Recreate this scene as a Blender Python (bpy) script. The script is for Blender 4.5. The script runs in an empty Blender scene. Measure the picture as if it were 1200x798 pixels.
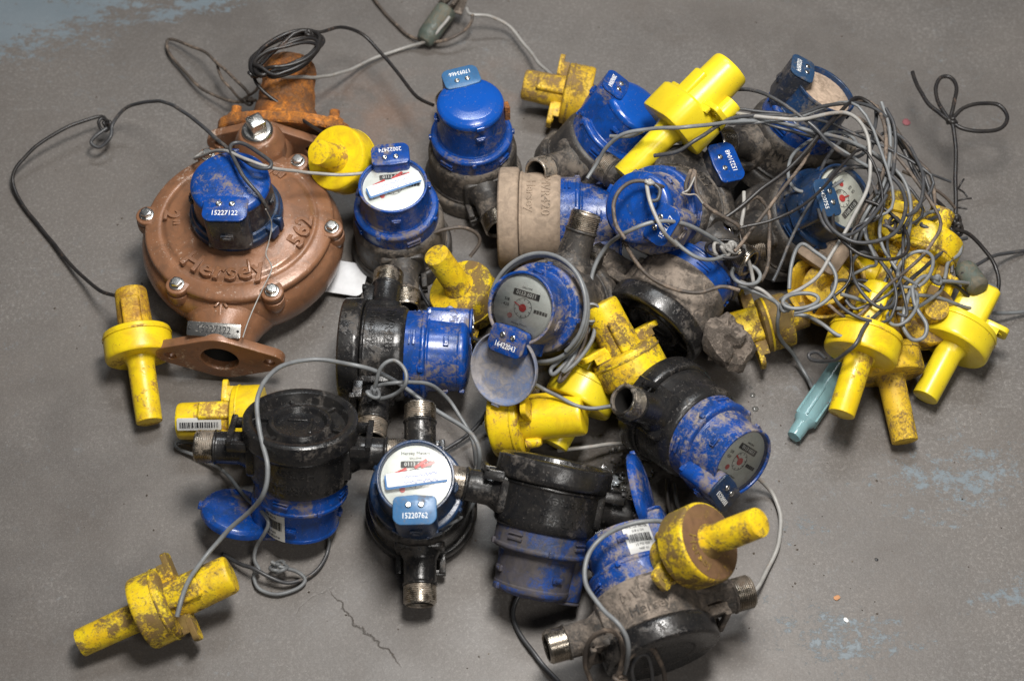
import bpy, bmesh, math, random
from mathutils import Vector, Matrix, noise
random.seed(7)
S = bpy.context.scene
COL = S.collection
PI = math.pi

# ------------------------------------------------------------------ camera, light, exposure
PITCH = math.radians(57.0); DIST = 1.80; FPX = 1900.0
CAM = Vector((0, -DIST*math.cos(PITCH), DIST*math.sin(PITCH)))
FWD = (-CAM).normalized(); RGT = Vector((1, 0, 0)); UPV = RGT.cross(FWD)
cd = bpy.data.cameras.new('camera'); cam = bpy.data.objects.new('camera', cd); COL.objects.link(cam)
cam.location = CAM; cam.rotation_euler = (PI/2-PITCH, 0, 0)
cd.sensor_width = 36; cd.lens = 36*FPX/1200; cd.clip_end = 50; cd.clip_start = .05
cd.dof.use_dof = True; cd.dof.focus_distance = 1.70; cd.dof.aperture_fstop = 4.5
S.camera = cam
w = bpy.data.worlds.new('World'); S.world = w; w.use_nodes = True
w.node_tree.nodes['Background'].inputs[0].default_value = (.70, .72, .77, 1)
w.node_tree.nodes['Background'].inputs[1].default_value = .062
S.view_settings.view_transform = 'Standard'; S.view_settings.look = 'None'
S.view_settings.gamma = 1; S.view_settings.use_curve_mapping = False
S.view_settings.exposure = 0.10
def area(name, loc, target, sx, sy, power, col):
    l = bpy.data.lights.new(name, 'AREA'); l.shape = 'RECTANGLE'; l.size = sx; l.size_y = sy
    l.energy = power; l.color = col
    o = bpy.data.objects.new(name, l); COL.objects.link(o); o.location = loc
    o.rotation_euler = (Vector(target)-Vector(loc)).to_track_quat('-Z', 'Y').to_euler(); return o
area('ceiling_lamp_key', (.16, -.06, 1.62), (0.06, 0, 0), .42, .30, 30, (1, .965, .92))
area('ceiling_lamp_back', (.10, 1.20, 2.5), (0.05, .1, 0), 1.1, .30, 25, (.93, .97, 1))
area('ceiling_lamp_front', (.75, -1.70, 2.3), (0.1, 0, 0), 1.0, .30, 17, (1, .97, .93))

def P(px, py, z=0.0):
    """floor-plan point seen at this place of the photograph, at height z"""
    d = FWD*FPX + RGT*(px-600) - UPV*(py-399)
    return CAM + d*((z-CAM.z)/d.z)

# ------------------------------------------------------------------ materials
def _n(nt, t, **kw):
    n = nt.nodes.new(t)
    for k, v in kw.items(): setattr(n, k, v)
    return n
def ramp(nt, src, a, b, ca=(0,0,0,1), cb=(1,1,1,1)):
    r = _n(nt, 'ShaderNodeValToRGB'); e = r.color_ramp.elements
    e[0].position = a; e[1].position = b; e[0].color = ca; e[1].color = cb
    nt.links.new(src, r.inputs[0]); return r.outputs[0]
def mixc(nt, f, a, b):
    m = _n(nt, 'ShaderNodeMix', data_type='RGBA')
    for sock, v in ((m.inputs[0], f), (m.inputs[6], a), (m.inputs[7], b)):
        if isinstance(v, (int, float)): sock.default_value = v
        elif isinstance(v, tuple): sock.default_value = (*v[:3], 1)
        else: nt.links.new(v, sock)
    return m.outputs[2]
def math_(nt, op, a, b=0.0, clamp=False):
    m = _n(nt, 'ShaderNodeMath', operation=op); m.use_clamp = clamp
    for i, v in enumerate((a, b)):
        if isinstance(v, (int, float)): m.inputs[i].default_value = v
        else: nt.links.new(v, m.inputs[i])
    return m.outputs[0]
def noisen(nt, vec, scale, detail=4, rough=.55, dist=0):
    n = _n(nt, 'ShaderNodeTexNoise'); n.inputs['Scale'].default_value = scale
    n.inputs['Detail'].default_value = detail; n.inputs['Roughness'].default_value = rough
    n.inputs['Distortion'].default_value = dist
    nt.links.new(vec, n.inputs['Vector']); return n.outputs[0]
def dirty(name, base, dirt=(.2,.15,.11), amt=.5, rough=.35, metal=0, bump=.15, sc=17, speck=.3, base2=None, drough=.85, edge=.07, streak=0, grime=None):
    """plastic, paint or metal partly covered by dried mud; amt 0..1 is how much of it is covered"""
    m = bpy.data.materials.new(name); m.use_nodes = True; nt = m.node_tree
    bs = nt.nodes['Principled BSDF']
    tc = _n(nt, 'ShaderNodeTexCoord'); oi = _n(nt, 'ShaderNodeObjectInfo')
    mp = _n(nt, 'ShaderNodeVectorMath', operation='ADD')
    sc3 = _n(nt, 'ShaderNodeVectorMath', operation='SCALE'); sc3.inputs[0].default_value = (3.1, 7.7, 5.3)
    nt.links.new(oi.outputs['Random'], sc3.inputs['Scale'])
    nt.links.new(tc.outputs['Object'], mp.inputs[0]); nt.links.new(sc3.outputs[0], mp.inputs[1])
    v = mp.outputs[0]
    n1 = noisen(nt, v, sc, 3, .5, .4); n2 = noisen(nt, v, sc*6, 8, .65, .6); n3 = noisen(nt, v, 420, 2, .6)
    n4 = noisen(nt, v, sc*2.3, 6, .6)
    nf = noisen(nt, v, sc*26, 7, .7, .3)
    s = math_(nt, 'ADD', math_(nt, 'ADD', math_(nt, 'MULTIPLY', n1, .42), math_(nt, 'MULTIPLY', n2, .33)), math_(nt, 'MULTIPLY', nf, .25))
    th = .655 - .31*amt
    mask = ramp(nt, s, th-edge*.5, th+edge*.5)
    sp = ramp(nt, n3, .70-.16*speck, .76-.10*speck)
    mask2 = math_(nt, 'MAXIMUM', math_(nt, 'MULTIPLY', mask, .88), math_(nt, 'MULTIPLY', sp, .75))
    b2 = base2 or tuple(c*.62 for c in base)
    c0 = mixc(nt, ramp(nt, n4, .38, .66), base, b2)
    if grime: c0 = mixc(nt, math_(nt, 'MULTIPLY', ramp(nt, noisen(nt, v, sc*3.3, 10, .75, 1.0), .46, .64), .75), c0, grime)
    d2 = tuple(min(1, c*1.5) for c in dirt)
    dc = mixc(nt, ramp(nt, n2, .4, .65), dirt, d2)
    col = mixc(nt, mask2, c0, dc)
    nt.links.new(col, bs.inputs['Base Color'])
    r = _n(nt, 'ShaderNodeMapRange'); r.inputs[3].default_value = rough; r.inputs[4].default_value = drough
    nt.links.new(mask2, r.inputs[0])
    r2 = math_(nt, 'ADD', r.outputs[0], math_(nt, 'MULTIPLY', math_(nt, 'SUBTRACT', n4, .5), .35), True)
    nt.links.new(r2, bs.inputs['Roughness'])
    if metal:
        mm = math_(nt, 'MULTIPLY', math_(nt, 'SUBTRACT', 1, mask2), metal); nt.links.new(mm, bs.inputs['Metallic'])
    h = math_(nt, 'ADD', math_(nt, 'MULTIPLY', mask, .7), math_(nt, 'ADD', math_(nt, 'MULTIPLY', n2, .6), math_(nt, 'MULTIPLY', n3, .25)))
    bp = _n(nt, 'ShaderNodeBump'); bp.inputs['Strength'].default_value = bump; bp.inputs['Distance'].default_value = .0018
    nt.links.new(h, bp.inputs['Height']); nt.links.new(bp.outputs[0], bs.inputs['Normal'])
    return m
def plain(name, c, rough=.5, metal=0):
    m = bpy.data.materials.new(name); m.use_nodes = True; nt = m.node_tree; b = nt.nodes['Principled BSDF']
    tc = _n(nt, 'ShaderNodeTexCoord'); n = noisen(nt, tc.outputs['Object'], 120, 4)
    nt.links.new(mixc(nt, n, tuple(x*.8 for x in c), tuple(min(1, x*1.15) for x in c)), b.inputs['Base Color'])
    b.inputs['Roughness'].default_value = rough; b.inputs['Metallic'].default_value = metal
    return m
MUD = (.13,.105,.085); MUDL = (.20,.165,.13)
M = {}
M['blue'] = dirty('blue plastic', (.005,.060,.31), MUD, .30, .26, bump=.10, base2=(.004,.045,.23), speck=.25, grime=(.012,.035,.10))
M['blue_clean'] = dirty('clean blue plastic', (.006,.072,.36), MUD, .10, .18, bump=.04, base2=(.005,.065,.32), speck=.2)
M['blue_mud'] = dirty('muddy blue plastic', (.006,.058,.30), MUDL, .44, .3, bump=.3, base2=(.005,.045,.20), speck=.4, grime=(.012,.03,.09))
M['blue_grime'] = dirty('grimy blue plastic', (.010,.06,.28), (.055,.046,.040), .58, .38, bump=.2, base2=(.015,.035,.10), speck=.5, grime=(.03,.03,.035))
M['blue_dark'] = dirty('dark blue plastic', (.009,.038,.115), (.09,.08,.07), .28, .30, bump=.12, base2=(.012,.028,.06), speck=.35, grime=(.022,.025,.032))
M['blue_dim'] = dirty('dusty near black blue plastic', (.010,.016,.034), (.07,.06,.055), .36, .30, bump=.12, base2=(.015,.017,.022), speck=.4, grime=(.03,.03,.03))
M['blue_slate'] = dirty('slate blue plastic', (.020,.060,.135), (.09,.08,.07), .28, .4, bump=.12, base2=(.016,.04,.085), speck=.4)
M['blue_pale'] = dirty('weathered pale blue plastic', (.05,.16,.33), (.10,.09,.085), .28, .38, bump=.12, base2=(.03,.10,.22), speck=.5)
M['black'] = dirty('black plastic', (.010,.010,.011), (.065,.056,.048), .24, .26, bump=.25, base2=(.016,.0155,.015), speck=.35, grime=(.028,.025,.023))
M['black_dust'] = dirty('dusty black plastic', (.022,.021,.021), (.115,.095,.076), .38, .48, bump=.35, base2=(.040,.035,.031), speck=.6, grime=(.065,.056,.047))
M['mud_body'] = dirty('mud coated plastic', (.045,.042,.04), (.19,.155,.125), .58, .6, bump=.9, base2=(.08,.07,.06), speck=.9, edge=.12)
M['tan_body'] = dirty('clay coated plastic', (.10,.08,.062), (.27,.205,.15), .82, .7, bump=.4, base2=(.16,.12,.09), speck=.6)
M['yellow'] = dirty('yellow plastic', (.80,.61,.012), (.20,.10,.03), .27, .34, bump=.18, base2=(.78,.52,.010), speck=.15, edge=.05, sc=13, grime=(.58,.37,.02))
M['yellow_clean'] = dirty('clean yellow plastic', (.76,.61,.022), (.30,.19,.05), .14, .32, bump=.08, base2=(.70,.52,.018), speck=.2, sc=13)
M['yellow_dirty'] = dirty('stained yellow plastic', (.79,.59,.014), (.085,.05,.028), .46, .40, bump=.35, base2=(.74,.46,.012), speck=.5, edge=.05, sc=16, grime=(.38,.23,.02))
M['yellow_mud'] = dirty('muddy yellow plastic', (.76,.50,.02), (.12,.075,.04), .46, .55, bump=.5, base2=(.62,.38,.02), speck=.5, edge=.06, sc=14, grime=(.34,.20,.03))
M['yellow_stain'] = dirty('rust streaked yellow plastic', (.80,.52,.012), (.10,.035,.015), .52, .5, bump=.3, base2=(.6,.32,.012), speck=.8, edge=.16, sc=24, grime=(.25,.12,.02))
M['face_rust'] = dirty('rust stained face', (.45,.28,.03), (.10,.05,.028), .85, .6, bump=.4, base2=(.26,.14,.03), speck=.6, edge=.08, grime=(.14,.075,.03))
M['brass'] = dirty('brown painted bronze', (.275,.132,.070), (.44,.37,.31), .14, .31, bump=.26, base2=(.20,.095,.050), speck=.08, sc=11, metal=.10, grime=(.15,.082,.050))
M['rust'] = dirty('rusty iron', (.70,.25,.03), (.10,.05,.025), .48, .85, bump=1.0, base2=(.42,.13,.02), speck=.8, sc=22, edge=.12, grime=(.12,.085,.06))
M['steel'] = dirty('zinc steel', (.62,.61,.58), (.20,.16,.12), .15, .28, metal=1, bump=.1, speck=.3, base2=(.45,.44,.42))
M['thread'] = dirty('tarnished thread', (.50,.46,.40), (.13,.09,.06), .30, .27, metal=1, bump=.04, speck=0, base2=(.30,.26,.21), sc=30, edge=.12)
M['bore'] = plain('dark bore', (.012,.011,.010), .6)
M['white'] = plain('white print', (.82,.82,.80), .5)
M['ink'] = plain('black print', (.02,.02,.022), .5)
M['blueink'] = plain('blue pen ink', (.03,.06,.35), .5)
M['red'] = plain('red print', (.60,.03,.03), .45)
M['paper'] = dirty('paper label', (.84,.86,.90), (.45,.41,.37), .10, .7, bump=.05, base2=(.76,.78,.82), speck=.15, sc=30)
M['foil'] = dirty('silver label', (.55,.55,.53), (.3,.27,.23), .2, .5, bump=.05, base2=(.46,.46,.45), speck=.3, sc=30)
M['dial'] = dirty('dial card', (.76,.77,.74), (.36,.31,.26), .20, .55, bump=.03, base2=(.68,.69,.66), speck=.25, sc=25)
M['dial_dirty'] = dirty('soiled dial card', (.74,.74,.68), (.40,.34,.27), .20, .6, bump=.05, base2=(.62,.61,.54), speck=.4, sc=25)
M['dial_mud'] = dirty('mud filled dial', (.30,.22,.155), (.36,.27,.2), .7, .8, bump=.4, base2=(.25,.18,.13), speck=.5, sc=25)
M['lidin'] = dirty('lid inside', (.10,.19,.42), (.20,.18,.165), .58, .5, bump=.25, base2=(.14,.18,.28), speck=.8, sc=20, edge=.16)
M['cable_grey'] = dirty('grey cable', (.19,.20,.205), (.13,.115,.10), .25, .42, bump=.05, base2=(.14,.145,.15), speck=.2, sc=30)
M['cable_light'] = dirty('light grey cable', (.34,.33,.31), (.2,.165,.135), .25, .45, bump=.05, base2=(.26,.25,.235), speck=.2, sc=30)
M['cable_dark'] = dirty('dark grey cable', (.060,.062,.066), (.11,.09,.075), .25, .4, bump=.05, base2=(.04,.04,.043), speck=.2, sc=30)
M['cable_black'] = dirty('black cable', (.016,.015,.016), (.10,.06,.04), .16, .4, bump=.08, base2=(.025,.022,.02), speck=.2, sc=30)
M['cable_brown'] = dirty('soiled cable', (.085,.066,.052), (.16,.12,.09), .4, .6, bump=.1, base2=(.05,.042,.036), speck=.3, sc=30)
M['clay'] = dirty('dried clay', (.085,.070,.056), (.15,.122,.10), .5, .95, bump=1.0, base2=(.10,.08,.065), speck=.8)
M['card'] = plain('white card', (.62,.63,.65), .45)
M['seal'] = dirty('muddy splice plastic', (.10,.125,.105), (.10,.085,.06), .45, .4, bump=.3, speck=.6)

def glassmat():
    m = bpy.data.materials.new('clear lens'); m.use_nodes = True; nt = m.node_tree
    nt.nodes.remove(nt.nodes['Principled BSDF']); out = nt.nodes['Material Output']
    t = _n(nt, 'ShaderNodeBsdfTransparent'); g = _n(nt, 'ShaderNodeBsdfGlossy'); g.inputs['Roughness'].default_value = .20
    d = _n(nt, 'ShaderNodeBsdfDiffuse'); d.inputs[0].default_value = (.4,.37,.33,1)
    t.inputs[0].default_value = (.93,.95,.94,1)
    f = _n(nt, 'ShaderNodeFresnel'); f.inputs[0].default_value = 1.5
    tc = _n(nt, 'ShaderNodeTexCoord'); s = ramp(nt, noisen(nt, tc.outputs['Object'], 45, 7, .7), .45, .75)
    mx0 = _n(nt, 'ShaderNodeMixShader'); nt.links.new(math_(nt, 'MULTIPLY', s, .22), mx0.inputs[0])
    nt.links.new(t.outputs[0], mx0.inputs[1]); nt.links.new(d.outputs[0], mx0.inputs[2])
    mx = _n(nt, 'ShaderNodeMixShader'); nt.links.new(f.outputs[0], mx.inputs[0])
    nt.links.new(mx0.outputs[0], mx.inputs[1]); nt.links.new(g.outputs[0], mx.inputs[2]); nt.links.new(mx.outputs[0], out.inputs[0])
    return m
M['glass'] = glassmat(); M['stripblue'] = plain('blue label backing', (.06,.17,.38), .5)
def tealmat():
    m = bpy.data.materials.new('teal translucent plastic'); m.use_nodes = True; b = m.node_tree.nodes['Principled BSDF']
    b.inputs['Base Color'].default_value = (.30,.50,.53,1); b.inputs['Roughness'].default_value = .18
    b.inputs['Transmission Weight'].default_value = .4; b.inputs['IOR'].default_value = 1.35
    return m
M['teal'] = tealmat()
def watermat():
    m = bpy.data.materials.new('water'); m.use_nodes = True; b = m.node_tree.nodes['Principled BSDF']
    b.inputs['Base Color'].default_value = (.9,.93,.95,1); b.inputs['Roughness'].default_value = .02
    b.inputs['Transmission Weight'].default_value = 1; b.inputs['IOR'].default_value = 1.33
    return m
M['water'] = watermat()
def wetmat():
    m = bpy.data.materials.new('thin water film'); m.use_nodes = True; nt = m.node_tree
    nt.nodes.remove(nt.nodes['Principled BSDF']); out = nt.nodes['Material Output']
    t = _n(nt, 'ShaderNodeBsdfTransparent'); g = _n(nt, 'ShaderNodeBsdfGlossy'); g.inputs['Roughness'].default_value = .10
    t.inputs[0].default_value = (.94,.95,.95,1); f = _n(nt, 'ShaderNodeFresnel'); f.inputs[0].default_value = 1.5
    mx = _n(nt, 'ShaderNodeMixShader'); nt.links.new(f.outputs[0], mx.inputs[0])
    nt.links.new(t.outputs[0], mx.inputs[1]); nt.links.new(g.outputs[0], mx.inputs[2]); nt.links.new(mx.outputs[0], out.inputs[0])
    return m
M['wet'] = wetmat()

# ------------------------------------------------------------------ mesh helpers
def T(*a): return Matrix.Translation(Vector(a))
def lathe(bm, prof, n=40, mtx=None, cap=True):
    mtx = mtx or Matrix()
    rings = []
    for r, z in prof:
        if r < 1e-6: rings.append([bm.verts.new(mtx@Vector((0, 0, z)))])
        else: rings.append([bm.verts.new(mtx@Vector((r*math.cos(2*PI*i/n), r*math.sin(2*PI*i/n), z))) for i in range(n)])
    for a, b in zip(rings, rings[1:]):
        for i in range(n):
            j = (i+1) % n
            if len(a) == 1 and len(b) == 1: continue
            if len(a) == 1: bm.faces.new((a[0], b[j], b[i]))
            elif len(b) == 1: bm.faces.new((a[i], a[j], b[0]))
            else: bm.faces.new((a[i], a[j], b[j], b[i]))
    return bm
def bev(prof, d=.0012):
    out = []
    for i, p in enumerate(prof):
        if i in (0, len(prof)-1): out.append(p); continue
        p = Vector(p); a = Vector(prof[i-1]); b = Vector(prof[i+1])
        da = min(d, (a-p).length*.45); db = min(d, (b-p).length*.45)
        if da < 1e-6 or db < 1e-6: out.append(tuple(p)); continue
        q = p+(a-p).normalized()*da; r = p+(b-p).normalized()*db
        out += [tuple(q), tuple((q+r)*.25+p*.5), tuple(r)]
    return out
def prism(bm, outline, z0, z1, b=.001, mtx=None):
    """solid of a 2D outline (counter-clockwise) with chamfered ends"""
    mtx = mtx or Matrix(); n = len(outline); pts = [Vector(p) for p in outline]
    c = sum(pts, Vector((0, 0)))/n
    def inset(d):
        out = []
        for i in range(n):
            a, p, q = pts[i-1], pts[i], pts[(i+1) % n]
            e1 = (p-a).normalized(); e2 = (q-p).normalized()
            nn = Vector((-(e1.y+e2.y), e1.x+e2.x))
            nn = nn.normalized() if nn.length > 1e-6 else (c-p).normalized()
            out.append(p+nn*d)
        return out
    ins = inset(b)
    lv = [(ins, z0), (pts, z0+b), (pts, z1-b), (inset(b*.3), z1-b*.3), (ins, z1)]
    R = [[bm.verts.new(mtx@Vector((p.x, p.y, z))) for p in ps] for ps, z in lv]
    for a, d in zip(R, R[1:]):
        for i in range(n):
            j = (i+1) % n; bm.faces.new((a[i], a[j], d[j], d[i]))
    bm.faces.new(list(reversed(R[0]))); bm.faces.new(R[-1])
    return bm
def rrect(w, h, r, k=4, cx=0, cy=0):
    out = []
    for sx, sy, a0 in ((1, -1, -90), (1, 1, 0), (-1, 1, 90), (-1, -1, 180)):
        for i in range(k+1):
            a = math.radians(a0+90*i/k)
            out.append((cx+sx*(w/2-r)+r*math.cos(a), cy+sy*(h/2-r)+r*math.sin(a)))
    return out
def circ(r, n=24, cx=0, cy=0): return [(cx+r*math.cos(2*PI*i/n), cy+r*math.sin(2*PI*i/n)) for i in range(n)]
def box(bm, sx, sy, sz, mtx=None, b=.0008): return prism(bm, rrect(sx, sy, min(sx, sy)*.12, 2), -sz/2, sz/2, min(b, sz*.3), mtx)
def smooth_path(pts, sub=6):
    P_ = [Vector(p) for p in pts]; out = []
    for i in range(len(P_)-1):
        p0 = P_[max(i-1, 0)]; p1 = P_[i]; p2 = P_[i+1]; p3 = P_[min(i+2, len(P_)-1)]
        for k in range(sub):
            t = k/sub
            out.append(.5*((2*p1)+(-p0+p2)*t+(2*p0-5*p1+4*p2-p3)*t*t+(-p0+3*p1-3*p2+p3)*t**3))
    out.append(P_[-1]); return out
def tube(bm, path, r, n=8, mtx=None, caps=True):
    mtx = mtx or Matrix(); rings = []; nrm = None
    for i, p in enumerate(path):
        t = (path[min(i+1, len(path)-1)]-path[max(i-1, 0)])
        if t.length < 1e-9: t = Vector((1, 0, 0))
        t.normalize()
        if nrm is None: nrm = t.orthogonal().normalized()
        else:
            nrm = nrm-t*nrm.dot(t)
            nrm = nrm.normalized() if nrm.length > 1e-6 else t.orthogonal().normalized()
        bn = t.cross(nrm)
        rr = r(i/(len(path)-1)) if callable(r) else r
        rings.append([bm.verts.new(mtx@(p+(nrm*math.cos(2*PI*k/n)+bn*math.sin(2*PI*k/n))*rr)) for k in range(n)])
    for a, b in zip(rings, rings[1:]):
        for k in range(n):
            j = (k+1) % n; bm.faces.new((a[k], a[j], b[j], b[k]))
    if caps: bm.faces.new(list(reversed(rings[0]))); bm.faces.new(rings[-1])
    return bm
_txt = {}
def text_geo(s, size, ext):
    key = (s, size, ext)
    if key not in _txt:
        c = bpy.data.curves.new('t', 'FONT'); c.body = s; c.size = size; c.extrude = ext
        c.align_x = 'CENTER'; c.align_y = 'CENTER'; c.resolution_u = 2
        if ext > .0015: c.bevel_depth = ext*.25; c.offset = .0004; c.space_character = 1.08
        o = bpy.data.objects.new('t', c); COL.objects.link(o)
        dg = bpy.context.evaluated_depsgraph_get(); me = o.evaluated_get(dg).to_mesh()
        vs = [v.co.copy() for v in me.vertices]; fs = [tuple(f.vertices) for f in me.polygons]
        o.evaluated_get(dg).to_mesh_clear(); bpy.data.objects.remove(o); bpy.data.curves.remove(c)
        _txt[key] = (vs, fs)
    return _txt[key]
def text(bm, s, size, mtx=None, ext=.0002, wrap=None, arc=None, sx=1.0):
    """flat lettering in local XY; wrap=r bends it round a vertical cylinder of radius r; arc=r sets it on a circle"""
    mtx = mtx or Matrix(); vs, fs = text_geo(s, size, ext); out = []
    for v in vs:
        v = v.copy(); v.x *= sx
        if wrap:
            a = v.x/wrap; v = Vector(((wrap+v.z)*math.sin(a), -(wrap+v.z)*math.cos(a), v.y))
        elif arc:
            a = v.x/arc; v = Vector(((arc-v.y)*math.sin(a), -(arc-v.y)*math.cos(a), v.z))
        out.append(bm.verts.new(mtx@v))
    for f in fs:
        try: bm.faces.new([out[i] for i in f])
        except ValueError: pass
    return bm
CACHE = {}
def mesh(name, build, mat, key=None, ang=35):
    k = (name, key, mat) if key is not None else None
    if k and k in CACHE: return CACHE[k]
    bm = bmesh.new(); build(bm)
    bmesh.ops.recalc_face_normals(bm, faces=bm.faces)
    me = bpy.data.meshes.new(name); bm.to_mesh(me); bm.free()
    me.shade_smooth(); me.set_sharp_from_angle(angle=math.radians(ang))
    me.materials.append(M[mat])
    if k: CACHE[k] = me
    return me
def part(name, build, mat, parent=None, mtx=None, key=None, label=None, ang=35):
    o = bpy.data.objects.new(name, mesh(name, build, mat, key, ang)); COL.objects.link(o)
    if parent is not None: o.parent = parent
    if mtx is not None: o.matrix_local = mtx
    if label: o['label'] = label
    return o
def tag(o, label, cat, group=None):
    o['label'] = label; o['category'] = cat
    if group: o['group'] = group
    return o
def thing(name, label, cat, mtx=None, group=None):
    o = bpy.data.objects.new(name, None); COL.objects.link(o); o.empty_display_size = .02
    if mtx is not None: o.matrix_world = mtx
    return tag(o, label, cat, group)
def frame(up, t, ref_local, pos):
    """pose: local Z -> up, local -Y -> t; ref_local lands on pos"""
    z = Vector(up).normalized(); y = -Vector(t); y = (y-z*y.dot(z)).normalized(); x = y.cross(z)
    R = Matrix((x, y, z)).transposed().to_4x4()
    return Matrix.Translation(Vector(pos)-(R@Vector(ref_local)))@R
RX = lambda d: Matrix.Rotation(math.radians(d), 4, 'X')
RY = lambda d: Matrix.Rotation(math.radians(d), 4, 'Y')
RZ = lambda d: Matrix.Rotation(math.radians(d), 4, 'Z')

# ------------------------------------------------------------------ floor
def floor_mat():
    m = bpy.data.materials.new('worn concrete'); m.use_nodes = True; nt = m.node_tree; bs = nt.nodes['Principled BSDF']
    tc = _n(nt, 'ShaderNodeTexCoord'); v = tc.outputs['Object']
    big = noisen(nt, v, 3.1, 7, .62, .6); mid = noisen(nt, v, 11, 6, .6, .2); fine = noisen(nt, v, 220, 3, .7); grit = noisen(nt, v, 600, 2, .6)
    col = mixc(nt, ramp(nt, big, .36, .62), (.108,.096,.088), (.188,.176,.166))
    col = mixc(nt, math_(nt, 'MULTIPLY', ramp(nt, mid, .45, .68), .6), col, (.225,.207,.192))
    col = mixc(nt, math_(nt, 'MULTIPLY', ramp(nt, fine, .5, .68), .55), col, (.29,.27,.25))
    col = mixc(nt, math_(nt, 'MULTIPLY', ramp(nt, fine, .47, .34), .60), col, (.09,.08,.073))
    col = mixc(nt, math_(nt, 'MULTIPLY', ramp(nt, grit, .66, .72), .45), col, (.40,.38,.36))
    st2 = noisen(nt, v, 6.5, 8, .7, 1.2)
    col = mixc(nt, math_(nt, 'MULTIPLY', ramp(nt, st2, .52, .70), .45), col, (.080,.062,.050))
    sx_ = _n(nt, 'ShaderNodeMapping'); sx_.inputs['Scale'].default_value = (9, 110, 1); sx_.inputs['Rotation'].default_value = (0, 0, .35); nt.links.new(v, sx_.inputs[0])
    scr = math_(nt, 'MULTIPLY', ramp(nt, noisen(nt, sx_.outputs[0], 1.6, 3, .6), .66, .70), ramp(nt, big, .45, .6))
    col = mixc(nt, math_(nt, 'MULTIPLY', scr, .35), col, (.30,.285,.27))
    col = mixc(nt, math_(nt, 'MULTIPLY', ramp(nt, noisen(nt, v, 1.7, 6, .6, .8), .44, .62), .5), col, (.190,.168,.150))
    blot = ramp(nt, noisen(nt, v, 38, 9, .75, .4), .57, .66)
    col = mixc(nt, math_(nt, 'MULTIPLY', blot, .22), col, (.10,.088,.078))
    col = mixc(nt, math_(nt, 'MULTIPLY', math_(nt, 'MULTIPLY', ramp(nt, noisen(nt, v, 70, 10, .8, .3), .56, .62), ramp(nt, noisen(nt, v, 4.2, 4, .6), .46, .62)), .45), col, (.20,.225,.245))
    f2 = noisen(nt, v, 330, 5, .75); col = mixc(nt, math_(nt, 'MULTIPLY', ramp(nt, f2, .50, .62), .38), col, (.30,.28,.26))
    col = mixc(nt, math_(nt, 'MULTIPLY', ramp(nt, f2, .47, .36), .42), col, (.065,.057,.05))
    # remains of blue floor paint: where it is (soft spots in floor coordinates) and how broken it is (noise)
    def spot(px, py, rx, ry, rot=0):
        c = P(px, py)
        mp = _n(nt, 'ShaderNodeMapping'); mp.vector_type = 'TEXTURE'
        mp.inputs['Location'].default_value = (c.x, c.y, 0); mp.inputs['Rotation'].default_value = (0, 0, math.radians(rot))
        mp.inputs['Scale'].default_value = (rx, ry, 1); nt.links.new(v, mp.inputs[0])
        ln = _n(nt, 'ShaderNodeVectorMath', operation='LENGTH'); nt.links.new(mp.outputs[0], ln.inputs[0])
        return ramp(nt, ln.outputs['Value'], .15, 1.0, (1,1,1,1), (0,0,0,1))
    tot = None
    for a in ((20, 5, .36, .19, 14), (215, 10, .26, .05, 14), (560, 40, .2, .1, 5), (1180, 700, .10, .06, 20), (1130, 560, .26, .12, 10), (985, 745, .20, .10, 0),
              (745, 40, .1, .05, 0), (190, 215, .06, .04, 0), (930, 620, .15, .08, 0)):
        s = spot(*a); k = {20:.86, 215:.66, 1180:.62, 745:.4, 560:.40, 190:.42, 930:.45}.get(a[0], .60)
        s = math_(nt, 'MULTIPLY', s, k); tot = s if tot is None else math_(nt, 'MAXIMUM', tot, s)
    st = _n(nt, 'ShaderNodeMapping'); st.inputs['Scale'].default_value = (1, 2.6, 1); st.inputs['Rotation'].default_value = (0, 0, math.radians(-14)); nt.links.new(v, st.inputs[0])
    pn = noisen(nt, st.outputs[0], 16, 14, .80, .35)
    pn = math_(nt, 'ADD', math_(nt, 'MULTIPLY', pn, .52), math_(nt, 'MULTIPLY', noisen(nt, v, 95, 8, .8, .3), .48))
    pm = ramp(nt, math_(nt, 'ADD', pn, math_(nt, 'MULTIPLY', tot, .34)), .690, .735)
    col = mixc(nt, math_(nt, 'MULTIPLY', pm, .66), col, mixc(nt, mid, (.13,.185,.225), (.20,.25,.285)))
    rs = math_(nt, 'MULTIPLY', math_(nt, 'MAXIMUM', spot(420, 130, .20, .10), spot(565, 100, .12, .05)), ramp(nt, mid, .45, .62))
    col = mixc(nt, math_(nt, 'MULTIPLY', rs, .35), col, (.22,.10,.045))
    # hairline cracks near the front edge
    wv = _n(nt, 'ShaderNodeVectorMath', operation='ADD'); nz = _n(nt, 'ShaderNodeTexNoise'); nz.inputs['Scale'].default_value = 14; nz.inputs['Detail'].default_value = 6
    nt.links.new(v, nz.inputs['Vector']); sc_ = _n(nt, 'ShaderNodeVectorMath', operation='SCALE'); sc_.inputs['Scale'].default_value = .09
    nt.links.new(nz.outputs[1], sc_.inputs[0]); nt.links.new(v, wv.inputs[0]); nt.links.new(sc_.outputs[0], wv.inputs[1])
    vo = _n(nt, 'ShaderNodeTexVoronoi', feature='DISTANCE_TO_EDGE'); vo.inputs['Scale'].default_value = 7; nt.links.new(wv.outputs[0], vo.inputs['Vector'])
    cr = math_(nt, 'MULTIPLY', ramp(nt, vo.outputs[0], .0, .009, (1,1,1,1), (0,0,0,1)), ramp(nt, spot(425, 735, .10, .07), .3, .6))
    col = mixc(nt, math_(nt, 'MULTIPLY', cr, .8), col, (.04,.035,.03))
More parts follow.
